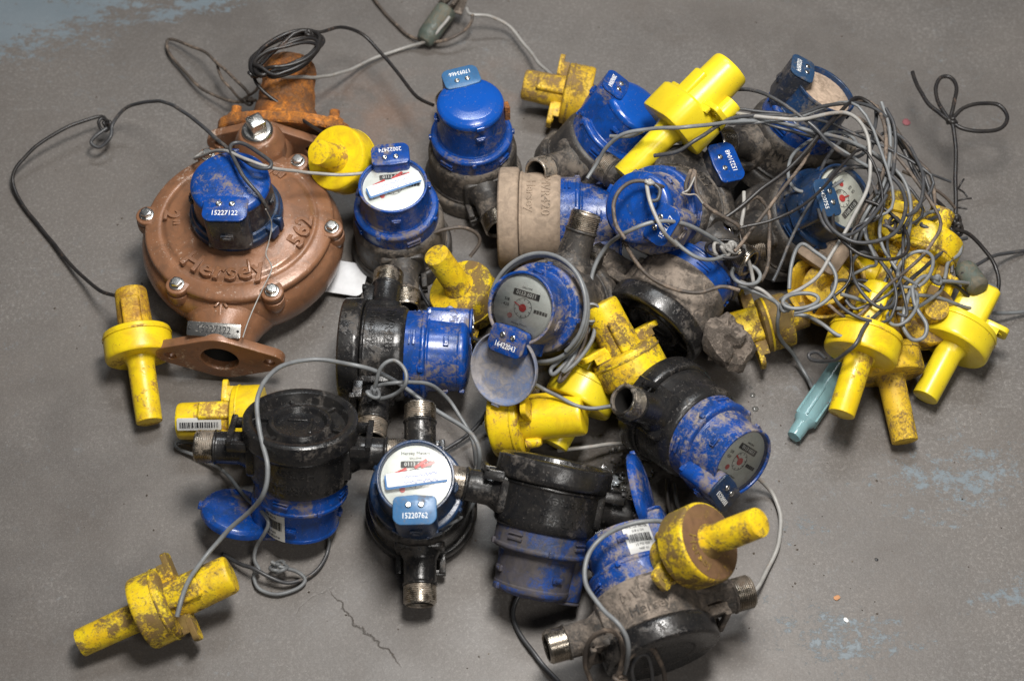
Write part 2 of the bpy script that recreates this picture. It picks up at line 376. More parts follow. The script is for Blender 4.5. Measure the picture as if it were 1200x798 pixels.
    # wet patch between the meters
    wet = math_(nt, 'MULTIPLY', ramp(nt, spot(742, 572, .085, .095), .18, .5), ramp(nt, noisen(nt, v, 25, 4), .35, .5))
    wet2 = math_(nt, 'MULTIPLY', ramp(nt, spot(680, 545, .14, .10), .1, .6), .5)
    w_ = math_(nt, 'MAXIMUM', wet, wet2)
    col = mixc(nt, math_(nt, 'MULTIPLY', w_, .6), col, (.05,.045,.042))
    nt.links.new(col, bs.inputs['Base Color'])
    rr = math_(nt, 'ADD', .34, math_(nt, 'MULTIPLY', mid, .34))
    rr = math_(nt, 'SUBTRACT', rr, math_(nt, 'MULTIPLY', wet, .62), True)
    nt.links.new(rr, bs.inputs['Roughness'])
    h = math_(nt, 'ADD', math_(nt, 'MULTIPLY', fine, .5), math_(nt, 'ADD', math_(nt, 'MULTIPLY', pm, .4), math_(nt, 'ADD', math_(nt, 'MULTIPLY', mid, .8), math_(nt, 'MULTIPLY', cr, -2.0))))
    bp = _n(nt, 'ShaderNodeBump'); bp.inputs['Strength'].default_value = .35; bp.inputs['Distance'].default_value = .0012
    nt.links.new(h, bp.inputs['Height']); nt.links.new(bp.outputs[0], bs.inputs['Normal'])
    return m
M['floor'] = floor_mat()
def fl(bm):
    vs = [bm.verts.new(p) for p in ((-4,-3,0),(4,-3,0),(4,5,0),(-4,5,0))]; bm.faces.new(vs)
f = part('floor', fl, 'floor'); f['kind'] = 'structure'

# ------------------------------------------------------------------ meter parts
def spud(root, mat, side, rad=.0165, L=.105, zc=.040, bracket=True):
    rot = T(0, 0, zc)@(RX(90) if side < 0 else RX(-90))     # local Z of the spud -> -Y (side<0) or +Y
    def b(bm):
        lathe(bm, bev([(.023,.030), (.023,.048), (.0185,.056), (.0165,.060), (.0162,.083), (.0175,.0835), (.0175,.086), (.0135,.086)], .0015), 32)
        prism(bm, rrect(.050, .040, .007, 3), .020, .052, .003)
        if bracket:
            for q in (-1, 1): box(bm, .006, .010, .020, T(q*.022, -.016 if side < 0 else .016, .060), .001)
            box(bm, .050, .006, .006, T(0, -.021 if side < 0 else .021, .068), .001)
    o = part('pipe_spud', b, mat, root, rot, key=('sp', side, bracket))
    def th(bm):
        prof = [(.0128, .084)]
        r0 = .0166; z = .0865; prof = [(.0125, .082), (.0158, .0862)]
        while z < L-.002:
            prof += [(r0, z+.0004), (r0, z+.0008), (r0-.0011, z+.0013), (r0-.0011, z+.0016)]; z += .0019
        prof += [(r0-.0014, L-.0008), (r0-.002, L), (.0130, L), (.0125, L-.001), (.0125, .045)]
        lathe(bm, prof, 32)
    part('thread', th, 'thread', o, key='th', ang=25)
    def bo(bm): lathe(bm, [(.0124, L-.004), (.0124, .05), (0, .05)], 24)
    part('bore', bo, 'bore', o, key='bo')
    return o
def base_cap(bm, flat=False):
    if flat: return lathe(bm, bev([(0, .0022), (.030, .0022), (.0315, .0008), (.048, .0008), (.0535, .0), (.0570, .0022), (.0574, .0185), (.0560, .0222), (.0535, .0232), (0, .0232)], .0014), 72)
    pr = [(0, .0110), (.024, .0110), (.026, .0050), (.031, .0045), (.0335, .0120), (.0445, .0125), (.0470, .0012), (.0535, .0), (.0570, .0022), (.0574, .0185), (.0560, .0222), (.0535, .0232), (0, .0232)]
    lathe(bm, bev(pr, .0014), 72)
    for k in range(6): box(bm, .004, .012, .006, RZ(k*60+12)@T(0, -.039, .0105), .001)
    box(bm, .026, .0035, .003, T(0, .010, .0106), .0006); box(bm, .0035, .020, .003, T(.010, -.004, .0106), .0006)
def meter_body(root, mat, words=('Hersey', 'MVR420'), wang=0, capmat=None, flat=False):
    def b(bm):
        pr = [(0, .0235), (.050, .0235), (.0525, .0240), (.0530, .0262), (.0512, .0275), (.0512, .060), (.0500, .066), (.0470, .0695), (0, .0695)]
        lathe(bm, bev(pr, .0012), 72)
    part('body', b, mat, root, key='body', ang=28)
    part('base_cap', lambda bm: base_cap(bm, flat), capmat or mat, root, key=('cap', flat), ang=28)
    def t(bm, q, i, z):
            r = RZ(90+wang+q)
            text(bm, words[i], .0142, r@T(0, 0, z), .0010, wrap=.0512)
    if words:
        for q in (0, 180):
            for i, z in ((0, .0365), (1, .0530)): part('lettering', lambda bm: t(bm, q, i, z), mat, root, key=('lt', q, i, wang))
def collar(root, mat, z0=.0, s=1.0, ang=0):
    def b(bm):
        lathe(bm, bev([(.040, .0655), (.0478, .0655), (.0482, .068), (.0482, .086), (.0492, .0865), (.0492, .0895), (.0470, .0915), (.040, .0915)], .001), 72)
        for k in range(4):
            a = RZ(k*90+20+ang)
            box(bm, .017, .0030, .0030, a@T(0, -.0485, .0790), .0006)
            box(bm, .017, .0030, .0012, a@T(0, -.0485, .0745), .0004)
            box(bm, .005, .0045, .006, RZ(k*90+62+ang)@T(0, -.0490, .0870), .001)
    return part('collar', b, mat, root, Matrix.Diagonal((.955, .955, 1, 1)), key=('co', ang))
def tower_outline():
    pts = []
    def arc(cx, cy, r, a0, a1, k=6):
        for i in range(k+1):
            a = math.radians(a0+(a1-a0)*i/k); pts.append((cx+r*math.cos(a), cy+r*math.sin(a)))
    arc(-.0165, -.0300, .0062, 110, 185, 5); arc(-.0125, -.0445, .0105, 190, 258)
    arc(.0125, -.0445, .0105, 282, 350); arc(.0165, -.0300, .0062, -5, 70, 5)
    pts.append((0, -.0226))
    return pts
def register(root, mat, ztop=.128, tmat=None, lid='none', lidmat=None, number='15227122', tang=0, dial='dial', strip=False, lettering=True, cutang=0, lidlabel=None, pmat=None, s=1.0, z0=0.0, words='Hersey', dialrot=0, open_ang=180):
    """blue canister with its number tower (towards local -Y, turned by tang), lid or dial under a lens"""
    tmat = tmat or mat; lidmat = lidmat or mat; pmat = pmat or tmat
    q_ = s if s > 1 else .895
    B = T(0, 0, z0)@RZ(tang)@Matrix.Diagonal((q_, q_, s, 1))
    def can(bm):
        pr = [(.040, .0880), (.0450, .0880), (.0450, .0925), (.0435, .0935), (.0415, ztop-.004), (.0422, ztop-.0035), (.0422, ztop-.0002), (.0412, ztop), (.0395, ztop), (.0388, ztop-.0012), (.0380, ztop-.0065), (0, ztop-.0065)]
        lathe(bm, bev(pr, .0008), 72)
        for k in (80, 180, 280):
            box(bm, .012, .003, .006, RZ(k)@T(0, -.0435, ztop-.016), .0008)
            box(bm, .007, .002, .003, RZ(k)@T(0, -.0452, ztop-.016), .0006)
    part('register', can, mat, root, B, key=('can', ztop, mat, s))
    o = tower_outline()
    def tw(bm):
        prism(bm, o, .0885, ztop+.0060, .0015)
        box(bm, .014, .004, .008, T(0, -.0560, .112), .0012); box(bm, .009, .003, .004, T(0, -.0582, .112), .0008)
        box(bm, .046, .010, .005, T(0, -.047, .0915), .001)
    part('number_tower', tw, tmat, root, B, key=('tw', ztop, tmat, s))
    def pl(bm): prism(bm, [(x*1.03, (y+.04)*1.03-.04) for x, y in o], ztop+.0063, ztop+.0093, .0014)
    p = part('number_plate', pl, pmat, root, B, key=('pl', ztop, pmat, s))
    def sc(bm):
        for q in (-1, 1):
            lathe(bm, bev([(0, ztop+.0091), (.0034, ztop+.0091), (.0034, ztop+.0103), (.0026, ztop+.0109), (.0013, ztop+.0109), (.0012, ztop+.0097), (0, ztop+.0097)], .0003), 18, T(q*.0068, -.0335, 0))
    for q in (-1, 1):
        part('screw', lambda bm, q=q: lathe(bm, bev([(0, ztop+.0091), (.0034, ztop+.0091), (.0034, ztop+.0103), (.0026, ztop+.0109), (.0013, ztop+.0109), (.0012, ztop+.0097), (0, ztop+.0097)], .0003), 18, T(q*.0068, -.0335, 0)), 'steel', p, key=('sc', q, ztop))
    part('digits', lambda bm: text(bm, number, .0088, T(0, -.0455, ztop+.0095), .00015, sx=.80), 'white', p)
    if lid == 'closed':
        def ld(bm):
            lathe(bm, bev([(0, .0045), (.020, .0042), (.032, .003), (.0385, .001), (.0415, -.0015), (.0425, -.0055), (.0405, -.0055), (.039, -.002), (0, 0)], .0008), 72, T(0, 0, ztop+.0040))
            box(bm, .010, .005, .006, T(0, .0425, ztop+.001), .001)
        l = part('lid', ld, lidmat, root, B, key=('ld', ztop, lidmat, s), label=lidlabel)
        if lettering:
            part('lettering', lambda bm: text(bm, words, .0145, T(0, -.012, ztop+.0078), .0006), lidmat, l)
    else:
        zd = ztop-.0055
        d = part('dial', lambda bm: lathe(bm, bev([(0, zd), (.0376, zd), (.0378, zd-.001)], .0002), 48), dial, root, B)
        if dial != 'dial_mud':
            R = RZ(dialrot)
            def q1(bm): box(bm, .034, .0072, .0008, R@T(.001, .016, zd+.0005), .0002)
            c = part('counter_window', q1, 'ink', d)
            part('counter_digits', lambda bm: text(bm, '0113 6011', .0062, R@T(.001, .016, zd+.0010), .0001), 'white', d)
            def q2(bm):
                lathe(bm, [(.0108, zd+.0002), (.0108, zd+.0005), (.0113, zd+.0005), (.0113, zd+.0002)], 40, R@T(0, 0, 0))
                for k in range(10): box(bm, .0007, .0022, .0004, R@RZ(k*36)@T(0, .0094, zd+.0004), .0001)
                text(bm, '5/8', .0050, R@T(-.022, .005, zd+.0003), .0001); text(bm, '420', .0050, R@T(-.022, -.001, zd+.0003), .0001)
                text(bm, 'GALLONS', .0030, R@T(0, .0228, zd+.0003), .0001); text(bm, 'Hersey Meters', .0052 if strip else .0034, R@T(0, .0285 if strip else -.019, zd+.0003), .0001)
                for w in (0,):
                    for k in range(5): box(bm, .0030, .0042, .0003, R@T(.016+k*.0036, .0-.001*k*0, zd+.0003), .0001)
            part('dial_print', q2, 'ink', d)
            def q3(bm):
                lathe(bm, [(.0045, zd+.0006), (.0045, zd+.0012), (0, zd+.0014)], 20, R); box(bm, .013, .0018, .0006, R@RZ(160)@T(.006, 0, zd+.0012), .0002)
                lathe(bm, [(.0032, zd+.0006), (.0032, zd+.0009), (0, zd+.001)], 16, R@T(-.014, -.012, 0))
                if strip:
                    for aa, rr in ((35, .014), (20, .018), (205, .012)): box(bm, .016, .0034, .0005, R@RZ(aa)@T(rr, .010 if aa < 100 else -.014, zd+.0012), .0002)
            part('sweep_hand', q3, 'red', d)
            part('lens', lambda bm: lathe(bm, [(.0385, ztop-.0018), (.030, ztop-.0010), (0, ztop-.0004)], 48), 'glass', root, B)
        if strip:
            def pp(bm): box(bm, .066, .0150, .0002, RZ(strip)@T(.002, -.000, ztop+.0005), .0001)
            part('strip_backing', lambda bm: box(bm, .067, .0166, .0002, RZ(strip)@T(.0005, -.0016, ztop+.0001), .0001), 'stripblue', root, B)
            k = part('paper_strip', pp, 'paper', root, B, label='white paper strip with pen writing across the dial')
            def pen(bm):
                rnd = random.Random(int(strip*10))
                for j, y in enumerate((.0015, -.0055)):
                    pts = []
                    for i in range(30): pts.append(Vector((-.014+i*.0013, y+rnd.uniform(-.0017, .0017), 0)))
                    tube(bm, smooth_path(pts, 3), .00028, 4, RZ(strip)@T(0, -.0, ztop+.0008))
            part('handwriting', pen, 'blueink', k)
    if lid == 'open':
        H = T(0, -.0360, ztop-.004)@RX(open_ang)@T(0, .0360, 0)
        def ld2(bm):
            lathe(bm, bev([(0, .0050), (.020, .0047), (.032, .0036), (.0390, .0016), (.0425, -.0015), (.0432, -.0075), (.0412, -.0075), (.0400, -.002), (.036, .0002), (0, .0018)], .0008), 72, H@T(0, 0, 0))
            box(bm, .010, .005, .006, H@T(0, .0438, -.004), .001)
        part('lid', ld2, lidmat, root, B, label=lidlabel or 'round lid hinged wide open')
def meter(label, up, t, ref, pos, body='black', blue='blue', reg=None, spuds=(-1, 1), words=('Hersey', 'MVR420'), wang=0, cang=0, colmat=None, ztop=.128, capmat=None, flat=False, tower=None):
    fr = frame(up, t, ref, pos); reg = dict(reg or {})
    if tower:
        d_ = fr.to_3x3().inverted()@Vector(tower); reg['tang'] = math.degrees(math.atan2(d_.x, -d_.y))
    root = thing('water_meter', label, 'water meter', fr, 'used water meters lying on the floor')
    meter_body(root, body, words, wang, capmat, flat)
    for s_ in spuds: spud(root, body, s_)
    collar(root, colmat or blue, ang=cang)
    register(root, blue, ztop=ztop, **reg)
    return root
def side_label(root, ang, z, w, h, r, mat='foil', rows=6):
    def sh(bm):
        n = 10; A = w/r; vs = []
        for i in range(n+1):
            a = -A/2+A*i/n; x, y = math.sin(a), -math.cos(a)
            vs.append([bm.verts.new((x*(r+e), y*(r+e), zz)) for e, zz in ((0, z-h/2), (.0004, z-h/2), (.0004, z+h/2), (0, z+h/2))])
        for a, b in zip(vs, vs[1:]):
            for k in range(4): bm.faces.new((a[k], b[k], b[(k+1) % 4], a[(k+1) % 4]))
        bm.faces.new(vs[0]); bm.faces.new(list(reversed(vs[-1])))
    o = part('sticker', sh, mat, root, RZ(ang), label='printed barcode sticker on the blue housing')
    def pr(bm):
        rnd = random.Random(ang)
        x = -w*.40
        while x < w*.42:
            ww = rnd.choice((.0004, .0007, .0010)); a = x/(r+.0006)
            box(bm, ww, .0003, h*.28, RZ(math.degrees(a))@T(0, -(r+.0006), z+h*.02), .0001); x += ww+rnd.choice((.0005, .0008))
        for k, s_ in enumerate(('WATER METER', '5/8 x 3/4', '15 PSI 420', 'NSF 61')):
            text(bm, s_, .0036, T(0, 0, z+h*.40-k*.0042 if k < 2 else z-h*.22-(k-2)*.0045), .0001, wrap=r+.0006)
    part('sticker_print', pr, 'ink', o)

# ------------------------------------------------------------------ big bronze meter
def bronze():
    base = P(293, 315, 0); base.z = 0
    R = frame((0, 0, 1), (-.085, -1, 0), (0, 0, 0), base)@Matrix.Scale(.955, 4)
    root = thing('bronze_water_meter', 'large round brown bronze meter with flanged ends and a blue register on top', 'water meter', R)
    def low(bm):
        pr = [(0, .004), (.050, .002), (.070, .003), (.098, .016), (.112, .034), (.117, .053), (.1145, .070), (.108, .080), (.104, .084), (.09, .084)]
        prs = [(r, z) for r, z in smooth2(pr)]
        lathe(bm, prs, 96)
        # necks to the flanges, front and back
        for sy in (-1, 1):
            rings = []
            N = 28
            for k, (y, rx, rz, z) in enumerate(((.070, .075, .036, .045), (.095, .058, .036, .046), (.112, .044, .035, .047), (.128, .036, .034, .048), (.146, .034, .033, .048), (.150, .034, .033, .048))):
                rings.append([bm.verts.new((rx*math.cos(2*PI*i/N), sy*y, z+rz*math.sin(2*PI*i/N))) for i in range(N)])
            for a, b in zip(rings, rings[1:]):
                for i in range(N):
                    j = (i+1) % N; bm.faces.new((a[i], a[j], b[j], b[i]))
        for k in range(6): # bolt lugs on the case
            lathe(bm, bev([(.0, .060), (.009, .062), (.0125, .072), (.0125, .0835), (0, .0835)], .001), 20, RZ(k*60+30)@T(0, -.1085, 0))
    part('case', low, 'brass', root, ang=50)
    def cov(bm):
        pr = [(0, .107), (.046, .1065), (.050, .1045), (.060, .1035), (.082, .0985), (.0845, .0965), (.088, .0945), (.092, .0955), (.097, .0945), (.1065, .0915), (.1085, .089), (.1085, .0845), (.09, .0843)]
        lathe(bm, bev(pr, .0016), 96)
        for k in range(6):
            prism(bm, [(x, y) for x, y in rrect(.026, .030, .0125, 5)], .0845, .0935, .0015, RZ(k*60+30)@T(0, -.1050, 0))
        for k in (20, 160): box(bm, .004, .030, .003, RZ(k)@T(0, -.066, .1015), .001)
    part('cover', cov, 'brass', root, ang=50)
    def bosses(bm):
        lathe(bm, bev([(.030, .085), (.030, .102), (.024, .116), (.021, .120), (0, .120)], .002), 32, T(.006, .112, 0))
    part('plug_boss', bosses, 'brass', root, ang=50)
    def plug(bm):
        lathe(bm, bev([(0, .119), (.0185, .119), (.0185, .124), (.016, .126), (0, .126)], .001), 32, T(.006, .112, 0))
        box(bm, .0185, .0185, .016, T(.006, .112, .1335)@RZ(38), .0012)
    part('square_plug', plug, 'steel', root, label='zinc coloured square headed plug')
    def bolt(bm, k):
        A = RZ(k*60+30)@T(0, -.1075, .0935)@Matrix.Scale(.87, 4)
        lathe(bm, bev([(0, 0), (.0098, 0), (.0098, .0018), (.0085, .0022), (0, .0022)], .0004), 24, A)
        prism(bm, circ(.0076, 6), .0020, .0078, .0008, A@RZ(k*17)); 
        lathe(bm, [(.0052, .0078), (.005, .0083), (0, .0085)], 16, A)
    for k in range(6): part('bolt', lambda bm, k=k: bolt(bm, k), 'steel', root)
    def flange(bm, sy):
        c = bpy.data.curves.new('f', 'CURVE'); c.dimensions = '2D'; c.fill_mode = 'BOTH'; c.extrude = .0045; c.bevel_depth = .0012; c.bevel_resolution = 1
        pts = []
        for i in range(64):
            a = 2*PI*i/64; dx, dy = math.cos(a), math.sin(a)
            best = max(Vector((0, 0)).dot((dx, dy))+.037, Vector((.056, 0)).dot((dx, dy))+.0155, Vector((-.056, 0)).dot((dx, dy))+.0155)
            pts.append(a)
        hull = []
        # outline: centre disc blended into two bolt lobes by tangents
        def arc(cx, r, a0, a1, k=10): hull.extend([(cx+r*math.cos(math.radians(a0+(a1-a0)*i/k)), r*math.sin(math.radians(a0+(a1-a0)*i/k))) for i in range(k+1)])
        th = math.degrees(math.acos((.037-.0155)/.056))
        arc(.056, .0155, -th, th); arc(0, .037, th, 180-th); arc(-.056, .0155, 180-th, 180+th); arc(0, .037, 180+th, 360-th)
        for poly in (hull, circ(.0225, 32), circ(.0078, 20, .056), circ(.0078, 20, -.056)):
            s_ = c.splines.new('POLY'); s_.points.add(len(poly)-1); s_.use_cyclic_u = True
            for q, (x, y) in zip(s_.points, poly): q.co = (x, y, 0, 1)
        o = bpy.data.objects.new('f', c); COL.objects.link(o); dg = bpy.context.evaluated_depsgraph_get(); me = o.evaluated_get(dg).to_mesh()
        A = T(0, sy*.1535, .048)@RX(90)
        vs = [bm.verts.new(A@v.co) for v in me.vertices]
        for p in me.polygons:
            try: bm.faces.new([vs[i] for i in p.vertices])
            except ValueError: pass
        o.evaluated_get(dg).to_mesh_clear(); bpy.data.objects.remove(o); bpy.data.curves.remove(c)
    part('flange', lambda bm: flange(bm, -1), 'brass', root); part('flange', lambda bm: flange(bm, 1), 'brass', root)
    part('bore', lambda bm: lathe(bm, [(.0222, -.158), (.0222, -.12), (0, -.12)], 28, T(0, 0, .048)@RX(90)@Matrix.Scale(-1, 4, (0, 0, 1))), 'bore', root)
    def plate(bm): box(bm, .060, .016, .0014, T(-.003, -.146, .0875)@RX(28), .0004)
    np_ = part('serial_plate', plate, 'steel', root, label='small riveted metal plate stamped 15227122')
    part('serial_digits', lambda bm: text(bm, '15227122', .0118, T(-.003, -.146, .0875)@RX(28)@T(0, 0, .0009), .0002, sx=.82), 'ink', np_)
    for q in (-1, 1): part('rivet', lambda bm, q=q: lathe(bm, [(.0016, 0), (.0014, .0008), (0, .0012)], 10, T(-.003, -.146, .0875)@RX(28)@T(q*.027, 0, .0008)), 'bore', np_)
    for wd, sz, ro in (('Hersey', .0310, -4), ('562', .0270, 80), ('2"', .0250, -84), ('BRONZE', .0120, 165)):
        part('raised_lettering', lambda bm: text(bm, wd, sz, RZ(ro)@T(0, 0, .1000), .0022, arc=.077), 'brass', root)
    def emb(bm):
        A = T(-.002, -.116, .0825)@RX(16)
        box(bm, .003, .020, .002, A, .0006); box(bm, .003, .011, .002, A@T(.0035, .008, 0)@RZ(40), .0006); box(bm, .003, .011, .002, A@T(-.0035, .008, 0)@RZ(-40), .0006)
    part('flow_arrow', emb, 'brass', root)
    # register on top
    def ring(bm):
        lathe(bm, bev([(.040, .105), (.052, .105), (.053, .108), (.053, .116), (.050, .118), (.049, .124), (.04, .124)], .001), 64)
        box(bm, .012, .014, .016, RZ(60)@T(0, -.052, .116), .002); box(bm, .008, .010, .020, RZ(74)@T(0, -.053, .116), .002)
    part('collar', ring, 'blue_dark', root)
    register(root, 'blue_dim', ztop=.131, tmat='blue_dim', lid='closed', lidmat='blue', number='15227122', s=1.06, z0=.023, tang=4, pmat='blue')
    return root
def smooth2(pr, sub=5):
    return [(v.x, v.y) for v in smooth_path([Vector((r, z, 0)) for r, z in pr], sub)]
bronze()

# rusty companion flange and pipe piece behind it
def rusty():
    pos = P(333, 150, .045)
    A = frame((.04, .93, .28), (0, -.3, 1), (0, 0, 0), pos)
    root = thing('rusty_pipe_fitting', 'orange rusted iron pipe fitting bolted behind the big bronze meter', 'pipe fitting', A)
    def neck(bm):
        pr = smooth2([(0, .0), (.040, .0), (.0385, .02), (.035, .03), (.032, .05), (.033, .068), (.030, .082), (.020, .088), (0, .090)], 4)
        lathe(bm, pr, 48)
        for v in bm.verts:
            d = noise.noise(v.co*55)*.0028+noise.noise(v.co*160)*.0012; v.co += Vector((v.co.x, v.co.y, 0)).normalized()*d if Vector((v.co.x, v.co.y, 0)).length > .001 else Vector()
            v.co.x *= .96
    part('neck', neck, 'rust', root)
    def fl_(bm):
        prism(bm, [(math.copysign(abs(math.cos(2*PI*i/48))**1.0, math.cos(2*PI*i/48))*.078, math.sin(2*PI*i/48)*.042) for i in range(48)], -.010, .004, .002)
        bmesh.ops.triangulate(bm, faces=bm.faces[:])
    part('flange', fl_, 'rust', root)
    for q in (-1, 1):
        part('nut', lambda bm, q=q: (prism(bm, circ(.011, 6), .004, .014, .001, T(q*.058, 0, 0)), lathe(bm, [(.006, .014), (.006, .024), (0, .024)], 14, T(q*.058, 0, 0))), 'rust', root)
rusty()

# ------------------------------------------------------------------ the smaller meters
# lying on its side, register to the right
meter('black meter on its side just right of the bronze meter, blue end pointing right', (1, -.05, .0), (0, -1, .0), (0, 0, .0115), P(414, 412, .057),
      body='black', blue='blue', reg=dict(lid='closed', tang=200, lidmat='blue'), wang=0, cang=-10)
# upright with paper strip, behind
meter('upright meter with plate 20022474 and paper strip, right of the bronze meter', (-.03, -.02, 1), (-.10, 1, 0), (0, 0, .122), P(461, 220, .122),
      body='black_dust', blue='blue', reg=dict(number='20022474', strip=196, dialrot=180, pmat='blue'), words=None)
# upright, closed lid, behind
m3 = meter('upright meter with a clean shiny closed blue lid, standing behind the others at the top', (-.01, 0, 1), (-.30, .95, 0), (0, 0, .142), P(551, 120, .142),
      body='black_dust', blue='blue', reg=dict(lid='closed', lidmat='blue_clean', number='17093466', lettering=False, pmat='blue_pale'), words=None, ztop=.138, capmat='black_dust', cang=15)
part('latch_tab', lambda bm: box(bm, .006, .010, .022, T(-.0405, .005, .118), .0008), 'rust', m3)
# tilted meter, lid closed, spud to the left
meter('tilted meter with closed blue lid between two yellow transponders at the top', (.52, .12, .84), (-.70, -.65, .53), (0, 0, .135), P(750, 122, .135),
      body='black_dust', blue='blue', reg=dict(lid='closed', lidmat='blue_clean', number='20060064', lettering=False), words=None, tower=(-.85, .10, -.5))
# clay coated, lying, pointing right
meter('clay coated meter on its side, its tan base facing left', (1, -.03, .04), (0, -.8, .6), (0, 0, .0115), P(597, 256, .058),
      body='tan_body', blue='blue_mud', reg=dict(lid='closed', tang=60), spuds=(1,), wang=43)
# on top of it, lid to the camera
meter('meter on the clay coated one, its closed blue lid with looped cable facing up', (-.50, -.50, .75), (.87, -.41, -.27), (0, 0, .134), P(746, 243, .185),
      body='black_dust', blue='blue_mud', reg=dict(lid='closed', lidmat='blue', number='15221187', pmat='blue'), wang=0)
# top right, mud filled dial
meter('tilted meter at the top right with a dark number tower and mud filled dial', (.42, .16, .88), (-.80, -.34, .34), (0, 0, .125), P(966, 106, .150),
      body='black_dust', blue='blue_dark', colmat='blue', reg=dict(number='15220974', dial='dial_mud', tmat='blue_dim', pmat='blue_slate'), words=('Hersey', 'MVR420'), wang=-30, tower=(-.86, .05, -.45))
# right, grimy dial partly under cables
meter('meter under the tangle of cables at the right with a soiled dial facing up right', (.50, -.22, .82), (-.80, -.02, -.5), (0, 0, .122), P(986, 233, .135),
      body='black_dust', blue='blue_dark', reg=dict(number='16420755', dial='dial_dirty', tmat='blue_dark', pmat='blue_slate', dialrot=-60), words=None)
# open lid 16422043
M10 = frame((-.46, -.50, .73), (-.33, -.75, -.55), (0, 0, .122), P(613, 361, .150))
meter('centre meter with lid hanging open, plate 16422043 and grey cable coiled round it', (-.46, -.50, .73), (-.33, -.75, -.55), (0, 0, .122), P(613, 361, .150),
      body='black_dust', blue='blue_mud', reg=dict(lid='open', lidmat='lidin', number='16422043', pmat='blue', tmat='blue', open_ang=186, dialrot=3, lidlabel='open lid showing its soiled hollow inside'), words=None, cang=30)
# upside down left front
m12 = meter('upside down black meter with barcode sticker and open lid, below the bronze meter', (-.05, -.46, -.88), (-1, 0, .0), (0, 0, 0), P(352, 488, .130),
      body='black', blue='blue', reg=dict(lid='open', open_ang=192, number='15221104', lidlabel='blue lid standing open to the left'), wang=0)
side_label(m12, -46, .108, .034, .036, .0392)
# upright front, spuds up and down
meter('front upright meter with pale plate and paper strip, one pipe end towards the viewer', (.0, -.20, .98), (0.02, -1, 0), (0, 0, .122), P(487, 561, .128),
      body='black', blue='blue_dark', reg=dict(number='15220762', strip=7, pmat='blue_pale', tmat='blue_dark', dialrot=0), words=None)
# upside down right front
meter('upside down black meter with scuffed grimy blue housing, front centre', (-.20, -.82, -.53), (-.90, .30, .30), (0, 0, .0115), P(650, 553, .098),
      body='black', blue='blue_grime', reg=dict(lid='closed', tang=160, number='15221332'), wang=-12, cang=20)
# bottom right, lying with base to the camera
m15 = meter('mud caked meter lying at the bottom right with its flat black base towards the viewer', (-.29, .93, .06), (.96, .30, -.05), (0, 0, .0115), P(774, 757, .060),
      body='mud_body', blue='blue_mud', reg=dict(lid='open', open_ang=100, tang=-22, number='15221045', lidmat='blue', lidlabel='blue lid standing open like a fin'), words=('Hersey', 'MVR420'), wang=-10, capmat='black', flat=True)
side_label(m15, -77, .108, .030, .030, .0388)
# right centre, dial to lower right
meter('black meter with bright blue register and soiled dial facing lower right', (.58, -.73, .34), (-.70, -.12, .70), (0, 0, .122), P(866, 540, .100),
      body='black', blue='blue_mud', colmat='blue_mud', reg=dict(number='15220181', dial='dial_dirty', tang=68, pmat='blue_dark', tmat='blue', dialrot=15), words=None)
# concave base, centre right
m17 = meter('dusty meter showing its hollow black base, beside the centre meter', (.58, .76, .12), (.80, -.58, .0), (0, 0, .0115), P(768, 378, .080),
      body='mud_body', blue='blue_grime', colmat='blue', reg=dict(lid='closed'), words=None, capmat='black', spuds=(1,))
def clod(bm):
    bmesh.ops.create_icosphere(bm, subdivisions=3, radius=.025, matrix=T(0, -.070, .034))
    for v in bm.verts:
        d = v.co-Vector((0, -.070, .034)); v.co += d*(noise.noise(v.co*30)*.9+noise.noise(v.co*90)*.45)
part('mud_clod', clod, 'clay', m17, ang=14)
# separate number tower with lid among the cables
def loose_plate():
    root = thing('register_lid', 'loose blue number block marked 15221048 lying between two dark meters', 'register lid', frame((.28, -.15, .93), (.86, .35, -.1), (0, -.045, .132), P(856, 190, .150)))
    o = tower_outline()
    part('block', lambda bm: prism(bm, o, .112, .1315, .0015), 'blue_dim', root)
    p = part('number_plate', lambda bm: prism(bm, [(x*1.03, (y+.04)*1.03-.04) for x, y in o], .1318, .1350, .0014), 'blue', root)
    for q in (-1, 1):
        part('screw', lambda bm, q=q: lathe(bm, bev([(0, .1348), (.0031, .1348), (.0031, .1358), (.0024, .1364), (.0013, .1364), (.0012, .1352), (0, .1352)], .0003), 18, T(q*.0068, -.0335, 0)), 'steel', p)
    part('digits', lambda bm: text(bm, '15221048', .0082, T(0, -.0450, .1352), .00012, sx=.8), 'white', p)
    part('lid', lambda bm: lathe(bm, bev([(0, .118), (.036, .118), (.040, .115), (.040, .110), (.038, .110), (0, .113)], .0008), 48), 'black_dust', root)
loose_plate()
# a grey spud end poking out of the heap on the right
def loose_spud():
    root = thing('pipe_coupling', 'short grey threaded coupling lying under the cables beside the soiled dial meter', 'pipe fitting', frame((.92, .05, .15), (0, -1, 0), (0, 0, .02), P(888, 288, .07)))
    part('sleeve', lambda bm: lathe(bm, bev([(.012, -.06), (.020, -.06), (.021, -.03), (.018, -.01), (.017, .010), (.012, .010)], .0012), 32), 'mud_body', root)
    def th(bm):
        prof = [(.012, .009)]; z = .010
        while z < .026: prof += [(.0166, z+.0004), (.0166, z+.0008), (.0155, z+.0013), (.0155, z+.0016)]; z += .0019
        prof += [(.0150, z), (.0128, z), (.0125, -.04), (.0, -.04)]; lathe(bm, prof, 32)
    part('thread', th, 'thread', root, ang=25)
loose_spud()

